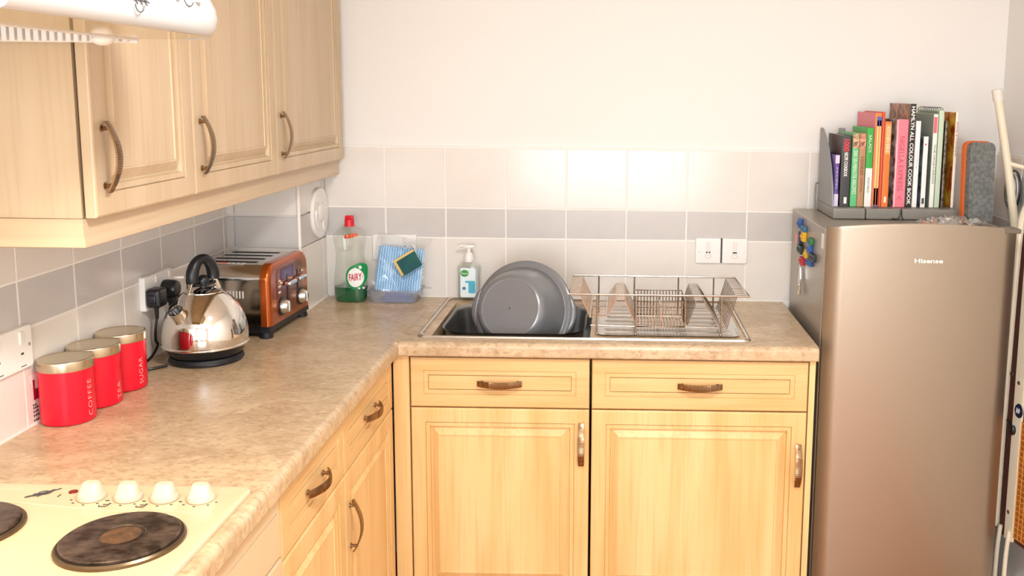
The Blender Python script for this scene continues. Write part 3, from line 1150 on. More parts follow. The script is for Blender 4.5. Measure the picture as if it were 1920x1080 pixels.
for k in range(8):
    b = nb()
    y = -.472 + .0525 * k
    loops = []
    for x, s in ((1.155, .15), (1.17, 1), (1.505, 1), (1.525, .15)):
        loops.append([(x, y - .0065 * s, .0004), (x, y - .003 * s, .0004 + .0042 * s), (x, y + .003 * s, .0004 + .0042 * s), (x, y + .0065 * s, .0004)])
    loft(b, loops)
    part('drainer_rib', b, STEEL, t, smooth=60)

# ------------------------------------------------------------------ washing-up bowl
n = Vector((-.26, -.905, .30)).normalized()
C0 = Vector((.911, -.300, .0205))
BOWLM = mat('grey_plastic_bowl', '#838588', .24, .3)
t = thing('washing_up_bowl', 'round grey plastic washing-up bowl on edge in the sink', 'bowl', (.92, -.32, -.145))
b = nb()
lathe(b, [(.1380, -.004), (.1460, -.0065), (.1535, -.004), (.1575, .002), (.1560, .0085), (.1490, .0120), (.1400, .0105), (.1350, .0120), (.1310, .030), (.1215, .062), (.1120, .090), (.1070, .104), (.0990, .115), (.0900, .1200), (.0850, .1195), (.0830, .1185), (0, .1185)], 64, C0, n, cap0=False, cap1=False)
lathe(b, [(.1380, -.004), (.132, .006), (.128, .030), (.1185, .062), (.109, .090), (.103, .102), (.094, .111), (0, .115)], 64, C0, n, cap0=False, cap1=False)
part('shell', b, BOWLM, t, smooth=50)
s_, t_, a_ = basis(n)
up = (Vector((0, 0, 1)) - n * n.z).normalized()
rt = up.cross(n).normalized()
if rt.x < 0:
    rt = -rt
for sgn in (1, -1):
    b = nb()
    loops = []
    for i in range(17):
        a = math.radians(-22 + 46 * i / 16)
        e = math.sin(PI * i / 16) ** .5 if 0 < i < 16 else .02
        d = rt * (sgn * math.cos(a)) + up * math.sin(a)
        sec = []
        for q in range(10):
            w_ = 2 * PI * q / 10
            sec.append(C0 + d * (.1525 + .0125 * e * (.35 + math.cos(w_))) + n * (.0045 + .0085 * math.sin(w_)))
        loops.append(sec)
    loft(b, loops)
    part('grip', b, BOWLM, t, smooth=60)
b = nb(); lathe(b, [(.0022, 0), (.0018, .0014), (0, .0018)], 12, C0 + n * .1183, n, cap1=False); part('moulding_point', b, BLACK, t)

# ------------------------------------------------------------------ dish rack
t = thing('dish_rack', 'chrome wire dish rack standing on the steel drainer', 'dish rack', (1.31, -.37, .006))
RX0, RX1, RYb, RYf, RZ, RF = 1.058, 1.556, -.226, -.505, .1215, .056
b = nb()
tube(b, [(RX0, RYb, RZ), (RX1, RYb, RZ), (RX1 + .008, RYf, RZ), (RX0 - .0005, RYf, RZ)], .0028, 8, closed=True)
part('top_rail', b, RACK, t)
for x, yy in ((1.137, RYb), (1.247, RYb), (1.383, RYb), (1.492, RYb), (1.137, RYf), (1.246, RYf), (1.4865, RYf)):
    b = nb()
    tube(b, [(x, yy, RZ), (x, yy, .009)], .0026, 8)
    ball(b, (x, yy, .0098), .0045, seg=10)
    part('leg', b, RACK, t)
prof_pts = [(RX0, RZ - .003), (1.085, RZ - .003), (1.118, RF), (1.163, RF), (1.190, RZ - .022), (1.216, RZ - .022), (1.252, RF), (1.410, RF), (1.372, RF)]
left = [(RX0, RZ - .003), (1.088, RZ - .003), (1.1175, RF), (1.163, RF), (1.1905, RZ - .022), (1.216, RZ - .022), (1.2465, RF - .02)]
right = [(1.3925, RF - .02), (1.415, RZ - .021), (1.440, RZ - .021), (1.490, RF - .03), (1.503, RF - .03), (1.529, RZ - .003), (RX1 + .004, RZ - .003)]
for nm, pr in (('plate_wires', left), ('plate_wires', right)):
    for k in range(12):
        y = RYb - .008 + (RYf - RYb + .016) * k / 11
        b = nb()
        tube(b, [(x, y, z) for x, z in pr], .0015, 5)
        part('plate_wire', b, RACK, t)
b = nb()
for pr in (left[2:4], left[4:6], right[1:3], [left[-1]], [right[0]], [right[3]]):
    for x, z in pr:
        tube(b, [(x, RYb - .005, z - .001), (x, RYf + .004, z - .001)], .0018, 6)
part('cross_wires', b, RACK, t)
for y in (RYb - .02, -.365, RYf + .012):
    b = nb(); tube(b, [(1.118, y, .030), (1.25, y, .028), (1.39, y, .028), (1.505, y, .026)], .0018, 6); part('floor_wire', b, RACK, t)
# cutlery basket
t = thing('cutlery_basket', 'chrome wire cutlery basket at the middle front of the dish rack', 'basket', (1.315, -.44, .03))
CX0, CX1, CYb, CYf, CZ0, CZ1 = 1.246, 1.3855, -.352, -.499, .031, .104
b = nb()
for z in (CZ0, CZ1, CZ1 - .018):
    tube(b, [(CX0, CYb, z), (CX1, CYb, z), (CX1, CYf, z), (CX0, CYf, z)], .0021, 6, closed=True)
part('rim', b, RACK, t)
for k in range(16):
    x = CX0 + (CX1 - CX0) * k / 15
    b = nb(); tube(b, [(x, CYf, CZ1), (x, CYf, CZ0 - .004), (x, CYb, CZ0 - .004), (x, CYb, CZ1 + .001)], .0014, 5)
    part('wire', b, RACK, t)
for k in range(1, 12):
    y = CYf + (CYb - CYf) * k / 12
    for x in (CX0, CX1):
        b = nb(); tube(b, [(x, y, CZ0), (x, y, CZ1)], .0012, 5); part('side_wire', b, RACK, t)
b = nb()
bx(b, (CX0 + CX1) / 2 - .001, (CX0 + CX1) / 2 + .001, CYf + .004, CYb - .004, CZ0, CZ1 - .012)
part('divider', b, RACK, t)

# ------------------------------------------------------------------ bottles and pack by the corner
PET = clear('clear_bottle_plastic', '#fafcfa', .11)
t = thing('washing_up_liquid', 'clear washing-up liquid bottle with red cap, a little green liquid left', 'bottle', (.3265, -.083, 0), math.radians(-4))
BP = [(0, .0485, .029), (.004, .0515, .031), (.02, .0535, .032), (.045, .0545, .032), (.08, .0525, .031), (.12, .0475, .029), (.15, .0455, .028), (.166, .0458, .028), (.19, .050, .030), (.211, .0535, .031), (.222, .051, .030), (.232, .040, .026), (.240, .026, .020), (.245, .0145, .0145), (.249, .0135, .0135)]


def oval(a, c, z, p=.8, n=36):
    return [(a * math.copysign(abs(math.cos(q)) ** p, math.cos(q)), c * math.copysign(abs(math.sin(q)) ** p, math.sin(q)), z) for q in [2 * PI * i / n for i in range(n)]]


b = nb(); loft(b, [oval(a, c, z + .0005) for z, a, c in BP]); part('bottle_shell', b, PET, t, local=True, smooth=60)
b = nb(); loft(b, [oval(a - .0016, c - .0016, z + .002) for z, a, c in BP if z <= .0451] + [oval(.0528, .0303, .0485)]); part('liquid', b, mat('green_liquid', '#0a5a35', .12), t, local=True, smooth=40)
b = nb(); lathe(b, [(.0165, .246), (.0165, .250), (.0155, .252), (.0150, .268), (.0130, .2695)], 24); bx(b, -.0125, .0125, -.010, .012, .268, .281, .004); part('cap', b, REDK, t, local=True)
b = nb()
lbl = []
for i in range(40):
    a = 2 * PI * i / 40
    r = 1 + .42 * max(0, math.cos(a - math.radians(52))) ** 8
    lbl.append((.026 + .031 * r * math.cos(a), .083 + .043 * r * math.sin(a) * .92))


def wrapf(x, z, off):
    c = .0322 + off
    return Vector((x, -c * math.sqrt(max(0.02, 1 - (abs(x) / .0565) ** 3.2)), z))


def label_disc(bm, pts, off, cx, cz):
    L = [[wrapf(cx + (x - cx) * k, cz + (z - cz) * k, off) for x, z in pts] for k in (1, .7, .4, .1)]
    loft(bm, L, False, True)


label_disc(b, lbl, .0008, .026, .083); part('label', b, mat('green_label', '#0f8a48', .4), t, local=True)
b = nb(); label_disc(b, [(.026 + .025 * math.cos(2 * PI * i / 32), .083 + .031 * math.sin(2 * PI * i / 32)) for i in range(32)], .0014, .026, .083); part('label_centre', b, mat('label_white', '#f3f2ee', .4), t, local=True)
text('FAIRY', .040, .023, mat('label_red', '#c3122e', .4), t, Matrix(), bend=lambda p: wrapf(.026 + p.x, .085 + p.y + p.x * .10, .0024), weight=.02)
b = nb(); label_disc(b, [(.015 + .021 * u, .219 + .0065 * v + .003 * u) for u, v in ((-1, -.9), (-.5, -1.1), (0, -1), (.5, -.9), (1, -.6), (1, .8), (.5, 1.1), (0, 1), (-.5, .9), (-1, .6))], .0008, .015, .219)
o = part('neck_label', b, mat('orange_label', '#d9481c', .4), t, local=True)
text('8 : 1 1', .026, .007, mat('label_yellow', '#f5e2b8', .4), t, Matrix(), bend=lambda p: wrapf(.015 + p.x, .2195 + p.y + p.x * .14, .0016))
b = nb()
tube(b, [wrapf(.0255, .108, .002), wrapf(.026, .116, .002)], .003, 8)
ball(b, wrapf(.041, .1165, .002), .006, 1, .3, 1, 12)
for dx in (-.006, .006):
    ball(b, wrapf(.043 + dx, .048, .002), .004, 1.2, .3, .8, 10)
part('label_motif', b, mat('label_pale', '#e8efe6', .4), t, local=True)

# soap dispenser
t = thing('soap_dispenser', 'clear hand-soap pump bottle with white pump behind the sink', 'soap dispenser', (.7075, -.052, .0072))
b = nb()
loft(b, [oval(a, c, z) for z, a, c in ((0, .0355, .0165), (.003, .037, .0175), (.03, .0365, .0175), (.07, .0365, .0175), (.095, .0395, .018), (.108, .0385, .0175), (.118, .026, .015), (.123, .014, .013), (.126, .0125, .0125))])
part('bottle_shell', b, PET, t, local=True, smooth=60)
b = nb(); loft(b, [oval(.030, .0125, .004), oval(.031, .0135, .008), oval(.031, .0135, .098), oval(.029, .012, .1)]); part('soap', b, clear('soap_gel', '#eef6f8', .05, body='#f4f7f8', bodymix=.6), t, local=True)
b = nb(); lathe(b, [(.0155, .122), (.0165, .124), (.0165, .140), (.013, .145), (.010, .152), (.0065, .154), (.0065, .169), (.009, .171)], 24)
loft(b, [oval(.019, .010, .170), oval(.020, .010, .173), oval(.017, .009, .1765)])
tube(b, smooth_pts([(-.010, 0, .1735), (-.024, 0, .1735), (-.032, 0, .1715), (-.0345, 0, .168)], 4), [.0052 - .0001 * k for k in range(13)], 10)
part('pump', b, WHITE, t, local=True)


def flat(pts, y, bm, th=.0006):
    loft(bm, [[(x, y, z) for x, z in pts], [(x, y - th, z) for x, z in pts]])


b = nb(); flat(rrect(-.026, .024, .006, .103, .006), -.0172, b); part('label', b, mat('label_ice', '#e9f4f6', .4), t, local=True)
b = nb(); flat([(-.012 + .0135 * math.cos(2 * PI * i / 28), .086 + .0115 * math.sin(2 * PI * i / 28)) for i in range(28)], -.0181, b); part('label_oval', b, mat('label_green', '#3a9a3e', .4), t, local=True)
text('Dettol', .021, .0065, mat('label_white2', '#f5f7f2', .4), t, frame((-.012, -.0189, .086), (1, 0, 0), (0, 0, 1)))
b = nb(); flat(rrect(.0005, .0225, .020, .057, .004), -.0181, b); flat(rrect(-.010, .0215, .0545, .061, .002), -.0183, b); part('label_band', b, mat('label_aqua', '#4fb6d2', .4), t, local=True)
b = nb(); flat([(-.014 + .006 * math.cos(2 * PI * i / 16), .036 + .0055 * math.sin(2 * PI * i / 16)) for i in range(16)], -.0183, b); part('label_flower', b, mat('label_blue', '#4a86b8', .4), t, local=True)

# plastic tub, pack of cloths, sponge
TUB = clear('cloudy_tub_plastic', '#eef0f4', .12, .12, '#dfe3ea', .16)
t = thing('plastic_tub', 'low clear plastic tub holding the cloth pack, between bottle and soap', 'tub', (.473, -.072, 0))
b = nb()
ty0, ty1 = -.116, -.024
lp = [[(x, y, z) for x, y in rrect(.396 - i, .543 + i * 1.2, ty0 - i * .6, ty1 + i * .6, .018, 6)] for z, i in ((.0005, 0), (.004, .001), (.040, .010), (.0425, .014))]
loft(b, lp, True, False)
lp = [[(x, y, z) for x, y in rrect(.398 - i, .541 + i * 1.2, ty0 + .002 - i * .6, ty1 - .002 + i * .6, .017, 6)] for z, i in ((.0025, 0), (.006, .001), (.040, .009), (.0425, .014))]
loft(b, lp, True, False)
part('shell', b, TUB, t, smooth=50)
b = nb(); loft(b, [[(x, y, z) for x, y in [(.556, -.055), (.556, -.085), (.584, -.080), (.588, -.072), (.584, -.062)]] for z in (.0425, .0445)]); part('tab', b, TUB, t)
b = nb()
for k in range(3):
    loft(b, [[(x, y, z) for x, y in rrect(.428 + .006 * k, .530 - .004 * k, -.104, -.060 + .004 * k, .012)] for z in (.0035 + .008 * k, .0105 + .008 * k)])
single('folded_cloth', b, mat('mid_blue_cloth', '#3f6fc0', .8), 'folded blue cloth lying in the bottom of the plastic tub', 'cloth', (.48, -.08, .003), smooth=0)

ZIG = bpy.data.materials.new('blue_white_zigzag_cloth')
ZIG.use_nodes = True
nt = ZIG.node_tree
bs = nt.nodes['Principled BSDF']
bs.inputs['Roughness'].default_value = .8
tc = nt.nodes.new('ShaderNodeTexCoord')
sp = nt.nodes.new('ShaderNodeSeparateXYZ')
nt.links.new(tc.outputs['Object'], sp.inputs[0])


def mth(op, a, c=None):
    q = nt.nodes.new('ShaderNodeMath')
    q.operation = op
    for i, v in ((0, a), (1, c)):
        if v is None:
            continue
        if isinstance(v, (int, float)):
            q.inputs[i].default_value = v
        else:
            nt.links.new(v, q.inputs[i])
    return q.outputs[0]


zz_ = mth('PINGPONG', mth('MULTIPLY', sp.outputs[2], 1.0), .006)
xx_ = mth('ADD', sp.outputs[0], mth('MULTIPLY', zz_, .55))
st = mth('SINE', mth('MULTIPLY', xx_, 2 * PI / .0082))
rp = nt.nodes.new('ShaderNodeValToRGB')
rp.color_ramp.elements[0].position = .35
rp.color_ramp.elements[1].position = .75
rp.color_ramp.elements[0].color = lin('#2f9fe6')
rp.color_ramp.elements[1].color = lin('#bfe6fa')
nt.links.new(mth('ADD', mth('MULTIPLY', st, .5), .5), rp.inputs[0])
nt.links.new(rp.outputs[0], bs.inputs['Base Color'])

lean = Matrix.Rotation(math.radians(-13), 4, 'X') @ Matrix.Rotation(math.radians(5), 4, 'Y')
t = thing('cloth_pack', 'pack of blue zigzag cleaning cloths in clear film, standing in the tub', 'cloth pack', (.474, -.078, .030), 0, None, lean)
b = nb()
N = 10
lp = []
for z_, ins in ((0.0, .004), (.004, 0), (.070, -.001), (.142, .001), (.147, .005)):
    lp.append([(x, y, z_) for x, y in rrect(-.073 + ins, .076 - ins * .6, -.008 + ins * .4, .008 - ins * .4, .006, 4)])
loft(b, lp)
part('folded_cloths', b, ZIG, t, local=True, smooth=50)
FILM = clear('clear_film', '#fbfbfb', .22, .08, '#eef2f6', .10)
b = nb()
GX, GZ = 12, 14
vv = []
for j in range(GZ + 1):
    row = []
    for i in range(GX + 1):
        u, w_ = i / GX, j / GZ
        x = -.083 + .166 * u + (.035 * (w_ - .55) if (u > .6 and w_ > .55) else 0) * (u - .6) / .4
        z_ = -.004 + .186 * w_ + .006 * math.sin(7 * u) * w_
        y = -.0125 - .004 * math.sin(9 * u + 5 * w_) * math.sin(6 * w_ + 1) - .003 * rnd.random() + (.012 * max(0, w_ - .8) * 5 * .6)
        row.append(b.verts.new((x, y, z_)))
    vv.append(row)
for j in range(GZ):
    for i in range(GX):
        b.faces.new((vv[j][i], vv[j][i + 1], vv[j + 1][i + 1], vv[j + 1][i]))
part('film_wrap', b, FILM, t, local=True, smooth=25)
b = nb()
tube(b, smooth_pts([(-.004 + .016, -.013, .140), (.03, -.020, .158), (.044, -.020, .150), (.052, -.018, .128)], 5), [.004 + .004 * math.sin(PI * k / 15) for k in range(16)], 8, rb=.002)
part('film_fold', b, clear('film_fold_white', '#ffffff', .3, .1, '#ffffff', .45), t, local=True)
ls = Matrix.Rotation(math.radians(-14), 4, 'X') @ Matrix.Rotation(math.radians(-32), 4, 'Y')
t = thing('scouring_sponge', 'yellow sponge with dark green scouring face, tilted against the blue cloths', 'sponge', (.5215, -.1005, .129), 0, None, ls)
b = nb(); bx(b, -.041, .034, -.006, .013, -.0245, .0335, .003); part('foam', b, mat('yellow_foam', '#e3c57e', .9, bump=.4, scale=(300, 300, 300)), t, local=True)
b = nb(); bx(b, -.031, .036, -.0125, -.0061, -.0275, .0245, .002); part('scourer', b, mat('green_scourer', '#0d5a52', .7, col2='#084a52', scale=(40, 40, 40), bump=.5, bscale=(400, 400, 400)), t, local=True)

# ------------------------------------------------------------------ fridge
FRS = mat('grey_fridge_side', '#a39a8d', .30, .35)
FRF = mat('silver_fridge_door', '#a89d8d', .40, .9, bump=.03, scale=(900, 900, 900))
t = thing('fridge', 'silver single-door fridge beside the base cabinets', 'fridge', (2.03, -.29, -H))
FX0, FX1, FZ = 1.766, 2.292, .3145
b = nb(); bx(b, FX0, FX1, -.500, -.022, -H + .03, FZ, .004); part('cabinet', b, FRS, t)
b = nb(); bx(b, FX0 + .006, FX1 - .006, -.512, -.5, -H + .05, FZ - .004); part('door_seal', b, RUBBER, t)
b = nb()
zs = [-H + .045] + [-.6 + .1 * i for i in range(9)]
NX = 24


def ztop(u):
    return .3255 + .0165 * (1 - (2 * u - 1) ** 2)


cols = []
for i in range(NX + 1):
    u = i / NX
    e = min(1, min(u, 1 - u) / .045)
    y = -.548 - .020 * (1 - (2 * u - 1) ** 2) + .020 * (1 - math.sqrt(max(0, 1 - (1 - e) ** 2)))
    x = FX0 + (FX1 - .006 - FX0) * u
    cols.append((x, y, ztop(u)))
lp = [[(x, -.513, -H + .045) for x, y, z in cols] and [(x, y, -H + .045) for x, y, z in cols] + [(cols[-1][0], -.513, -H + .045), (cols[0][0], -.513, -H + .045)]]
for dz, ins in ((.0, 0),):
    pass
lp.append([(x, y, z - .006) for x, y, z in cols] + [(cols[-1][0], -.513, cols[-1][2] - .006), (cols[0][0], -.513, cols[0][2] - .006)])
lp.append([(x, y + .004, z) for x, y, z in cols] + [(cols[-1][0], -.513, cols[-1][2]), (cols[0][0], -.513, cols[0][2])])
loft(b, lp)
part('door', b, FRF, t, smooth=40)
text('Hisense', .0775, .0125, mat('badge_white', '#f4efe8', .3, .2), t, frame((2.036, -.5700, .2408), (1, -.0, 0), (0, 0, 1)), weight=.03, local=False, extr=.0008)
b = nb(); bx(b, FX1 - .05, FX1 - .004, -.556, -.500, FZ + .001, FZ + .014, .003); part('hinge_cover', b, mat('dark_grey_plastic', '#6d6459', .4), t)
b = nb(); bx(b, FX0 - .0012, FX0, -.497, -.470, .258, .300); part('sticker', b, mat('label_cream', '#ece4d8', .4), t)
for x in (FX0 + .05, FX1 - .05):
    for y in (-.47, -.07):
        b = nb(); cyl(b, (x, y, -H), (x, y, -H + .031), .018, .016); part('foot', b, BLACK, t)

# fridge magnets
MB_, MG, MYL, MR, MK, MS = mat('blue_magnet', '#1f4f96', .35), mat('green_magnet', '#1d6a3a', .35), mat('yellow_magnet', '#e2ae18', .35), mat('red_magnet', '#b81e2c', .35), mat('dark_magnet', '#20262c', .4), mat('pink_magnet', '#d69a84', .4)
mags = [((-.1860, .2880), .030, .030, MB_, 'blue toy-brick magnet, topmost on the fridge side'),
        ((-.2450, .2790), .044, .018, mat('teal_magnet', '#2b6380', .35), 'teal bar magnet beside the topmost blue one'),
        ((-.2500, .2560), .034, .030, MYL, 'yellow magnet high on the fridge side, under the teal bar'),
        ((-.2000, .2440), .020, .040, mat('navy_magnet', '#202a58', .35), 'narrow navy magnet under the topmost blue one'),
        ((-.1500, .2360), .020, .030, MS, 'small pink magnet, rearmost on the fridge side'),
        ((-.2080, .2100), .052, .026, mat('dark_green_magnet', '#24352e', .4), 'dark green wide magnet under the narrow navy one'),
        ((-.3500, .2570), .044, .018, MG, 'green bar magnet, nearest the door of the upper row'),
        ((-.3450, .2330), .030, .030, MB_, 'blue toy-brick magnet under the green bar'),
        ((-.3050, .2110), .030, .026, MYL, 'yellow magnet, lower of the two yellow ones'),
        ((-.3900, .2150), .044, .022, MK, 'black magnet nearest the fridge door'),
        ((-.3480, .1930), .046, .018, MB_, 'blue bar magnet, lowest of the cluster'),
        ((-.2420, .1790), .034, .024, MR, 'red magnet holding the hanging metal opener')]
for (y, z), wy, hz_, m, lab in mags:
    b = nb()
    bx(b, FX0 - .0125, FX0 - .0005, y - wy / 2, y + wy / 2, z - hz_ / 2, z + hz_ / 2, .0015)
    for k in (-1, 1):
        if wy > .028:
            cyl(b, (FX0 - .0125, y + k * wy * .25, z), (FX0 - .0155, y + k * wy * .25, z), min(.0048, hz_ * .3), seg=10)
    single('fridge_magnet', b, m, lab, 'magnet', (FX0, y, z - hz_ / 2), 'magnets on the side of the fridge')
t = thing('bottle_opener', 'metal bottle opener hanging from the red magnet on the fridge side', 'opener', (FX0 - .006, -.24, .08))
b = nb()
prism(b, [(-.231, .168), (-.226, .166), (-.212, .118), (-.218, .100), (-.236, .104), (-.243, .125)], 'x', FX0 - .011, FX0 - .007)
part('blade', b, STEEL, t)
b = nb()
tube(b, [(FX0 - .010, -.235 + .011 * math.cos(a), .088 + .016 * math.sin(a)) for a in [2 * PI * i / 16 for i in range(16)]], .0028, 6, closed=True)
part('ring', b, CHROME, t)
b = nb(); tube(b, [(FX0 - .0165, -.240 + .004 * math.cos(a), .164 + .006 * math.sin(a)) for a in [2 * PI * i / 12 for i in range(12)]], .001, 5, closed=True); part('split_ring', b, CHROME, t)

# ------------------------------------------------------------------ book rack and books on the fridge
GREY = mat('grey_rack_plastic', '#8e9092', .45)
GREYD = mat('grey_rack_metal', '#8b8983', .4, .2)
ZT = FZ
t = thing('book_rack', 'grey plastic book rack with upright end panels on top of the fridge', 'book rack', (2.03, -.17, ZT))
b = nb()
bx(b, 1.838, 1.9345, -.285, -.045, ZT + .001, ZT + .0335, .004); bx(b, 1.9365, 2.223, -.285, -.045, ZT + .001, ZT + .0335, .004)
part('base', b, GREYD, t)
b = nb()
pp = [(-.048, ZT + .034), (-.048, ZT + .262), (-.062, ZT + .266), (-.085, ZT + .262), (-.125, ZT + .240), (-.170, ZT + .205), (-.215, ZT + .150), (-.245, ZT + .09), (-.258, ZT + .034)]
prism(b, pp, 'x', 1.8395, 1.8445)
part('end_panel', b, GREY, t)
b = nb()
pp2 = [(-.048, ZT + .034), (-.048, ZT + .262), (-.062, ZT + .266), (-.075, ZT + .262), (-.080, ZT + .034)]
prism(b, pp2, 'x', 1.898, 1.9145)
part('divider', b, GREY, t)
b = nb(); tube(b, smooth_pts([(1.830, -.06, ZT + .002), (1.829, -.06, ZT + .05), (1.830, -.06, ZT + .085), (1.840, -.055, ZT + .087)], 4), .0028, 8); part('side_wire', b, GREYD, t)


def book(name, label, x0, x1, top, depth, cover, spine_m, yf=-.24, lean=0.0, bottom=ZT + .0345, spine_parts=(), txt=(), pages=True):
    t = thing(name, label, 'book', ((x0 + x1) / 2, yf, bottom), 0, 'cookery books in the rack on the fridge')
    w = x1 - x0 - .0008
    h = top - bottom
    c = .0022 if w > .010 else w * .22
    b = nb()
    bx(b, -w / 2, -w / 2 + c, 0, depth, 0, h, .0004, 1); bx(b, w / 2 - c, w / 2, 0, depth, 0, h, .0004, 1)
    part('cover', b, cover, t, local=True)
    b = nb()
    lp = [[(-w / 2, .0015, z), (-w / 2 + .001, -.0008, z), (0, -.0018, z), (w / 2 - .001, -.0008, z), (w / 2, .0015, z)] for z in (0, h)]
    loft(b, lp)
    part('spine', b, spine_m, t, local=True)
    b = nb(); bx(b, -w / 2 + c, w / 2 - c, .002, depth - .004, .002, h - .003); part('pages', b, mat('book_pages', '#e9e2d2', .8), t, local=True)
    for z0, z1, u0, u1, m in spine_parts:
        b = nb(); bx(b, -w / 2 + w * u0, -w / 2 + w * u1, -.0026, -.001, h * z0, h * z1); part('spine_band', b, m, t, local=True)
    for body, zc, length, hgt, m, wgt in txt:
        # spine lettering reads downwards
        text(body, length * h, hgt * w, m, t, frame((0, -.0030, zc * h), (0, 0, -1), (1, 0, 0)), weight=wgt)
    return t


P_ = lambda n, c, c2=None, sc=(30, 30, 30): mat('paper_' + n, c, .4, col2=c2, scale=sc, lo_=.4, hi_=.6)
dark_photo = P_('dark_photo', '#5a3c38', '#221a1c', (18, 18, 24))
book('book', 'thin purple book, leftmost in the rack', 1.8475, 1.8605, .504, .17, P_('purple', '#5a3f8c'), P_('purple', '#5a3f8c'),
     spine_parts=((.84, 1, 0, 1, P_('lilac', '#d8cbe4')), (0, .24, 0, 1, P_('lilac', '#d8cbe4'))), txt=(('RECIPES', .55, .42, .35, P_('lilac', '#d8cbe4'), 0),))
book('book', 'charcoal book with red number 1000 on its spine', 1.8645, 1.8935, .564, .18, dark_photo, P_('charcoal', '#3a3b3e'),
     spine_parts=((.04, .13, .45, .75, P_('white', '#ece9e4')),),
     txt=(('1000', .86, .17, .62, P_('red', '#d8303a'), .03), ('RECIPE COOKBOOK', .59, .34, .38, P_('white', '#ece9e4'), .03)))
collage = P_('collage', '#d9b48c', '#7a4a34', (90, 90, 90))
book('book', 'green-spined 20-minute recipe book with photo collage on top', 1.897, 1.9172, .570, .16, P_('lightgreen', '#6fbf83'), P_('leafgreen', '#5fbf78'),
     spine_parts=((.80, .99, .02, .98, collage),), txt=(('200 20-MINUTE RECIPES', .47, .60, .55, P_('white', '#ece9e4'), 0),))
book('book', 'tan-spined cookie recipe book with photo collage on top', 1.9176, 1.938, .570, .16, P_('tancover', '#b98a62'), P_('tan', '#b58862'),
     spine_parts=((.80, .99, .02, .98, P_('collage2', '#e0a080', '#8a4a3a', (90, 90, 90))),), txt=(('COOKIES', .56, .26, .5, P_('brown', '#7a3f2a'), .01), ('150 RECIPES', .30, .20, .32, P_('brown', '#7a3f2a'), 0)))
book('book', 'book with bright green upper spine and white lower spine', 1.9390, 1.9600, .587, .18, P_('greencover', '#4fae52'), P_('green', '#36a640'),
     spine_parts=((0, .49, 0, 1, P_('white', '#ece9e4')),), txt=(('SALADS', .80, .22, .4, P_('white', '#ece9e4'), 0), ('VEGETABLES', .28, .2, .3, P_('darktxt', '#4a4a48'), 0)))
book('book', 'tall pink book with pencil-striped spine and blue pencil ends', 1.9607, 1.9825, .632, .21, P_('pinkcover', '#e0707c'), P_('orangered', '#e07a3a'),
     spine_parts=((.02, .92, .32, .55, P_('straw', '#efcf8a')), (.02, .92, .66, .9, P_('straw2', '#e8bf78')), (.86, .96, .30, .92, P_('pencilblue', '#3b62a8')), (.0, .20, .30, .55, P_('pencilblue', '#3b62a8')), (.0, .20, .66, .9, P_('pencilblue', '#3b62a8'))))
book('book', 'thin tall red-orange book beside the pencil-striped one', 1.983, 1.9915, .635, .21, P_('redorange', '#d8502a'), P_('redorange', '#d8502a'))
book('book', 'orange book with pale panel on its upper spine', 1.992, 2.012, .606, .18, P_('peach', '#e8a878'), P_('orange', '#ee7a2a'),
     spine_parts=((.62, .97, .06, .94, P_('apricot', '#f2a05c')), (.05, .12, .35, .68, P_('cream', '#f4ecd8'))), txt=(('KITCHEN BIBLE', .79, .30, .5, P_('cream', '#f4ecd8'), 0),))
book('book', 'thick pink hardback with red title lettering', 2.0262, 2.0630, .613, .17, P_('pink_photo', '#d8c8c4', '#4a3434', (24, 24, 30)), P_('rose', '#ee8090'),
     spine_parts=((0, 1, .06, .14, P_('palepink', '#f8cdd2')),), txt=(('NIGELLA EXPRESS', .50, .62, .42, P_('crimson', '#c2405a'), -.01), ('C', .10, .045, .3, P_('crimson', '#c2405a'), 0)))
book('book', 'tallest book, black spine with large white cook book lettering', 2.0640, 2.0830, .660, .215, P_('hamlyn_photo', '#c4886e', '#6e5238', (16, 40, 34)), P_('black', '#1a1918'),
     txt=(('HAMLYN ALL COLOUR COOK BOOK', .50, .95, .60, P_('purewhite', '#f6f4f0'), .02),))
book('book', 'plain white tall book right of the black one', 2.0845, 2.0998, .609, .19, P_('whitecover', '#e9e9e9'), P_('whitespine', '#f2f1ee'), txt=(('cooking', .55, .2, .3, P_('paleblue', '#8aa6c0'), 0),))
book('book', 'short white book with blue-grey photo cover', 2.1092, 2.1253, .563, .16, P_('bluephoto', '#8d98a4', '#3c454c', (20, 20, 26)), P_('ivory', '#f0eeea'),
     spine_parts=((.05, .13, .25, .7, P_('darktxt', '#4a4a48')), (.88, .90, .3, .6, P_('red', '#d8303a'))))
book('book', 'tall white spine with pink block at its top, grey-green cover', 2.1358, 2.1508, .630, .21, P_('sage', '#98a094'), P_('ivory2', '#ecefe6'),
     spine_parts=((.80, .97, .1, .75, P_('pinkblock', '#dd6a78')),), txt=(('THE VEGETARIAN', .47, .42, .4, P_('darkgreen', '#46584a'), 0),))
tb = book('book', 'pale green spiral-bound book, rings showing at the top', 2.1520, 2.1680, .641, .21, P_('mint', '#c4d6bc'), P_('mint', '#c4d6bc'))
b = nb()
for k in range(9):
    y = .012 + .021 * k
    tube(b, [(-.004 + .011 * math.cos(a), y, .2925 + .009 * math.sin(a)) for a in [2 * PI * i / 12 for i in range(12)]], .0009, 5, closed=True)
part('spiral_rings', b, mat('ring_wire', '#5c6a70', .3, .8), tb, local=True)
book('book', 'dark brown mottled thin book between the green and gold ones', 2.1715, 2.1805, .610, .2, P_('brownmottle', '#5a4636', '#1e1612', (40, 40, 40)), P_('brownmottle2', '#8a7a6a', '#1e1612', (60, 60, 60)))
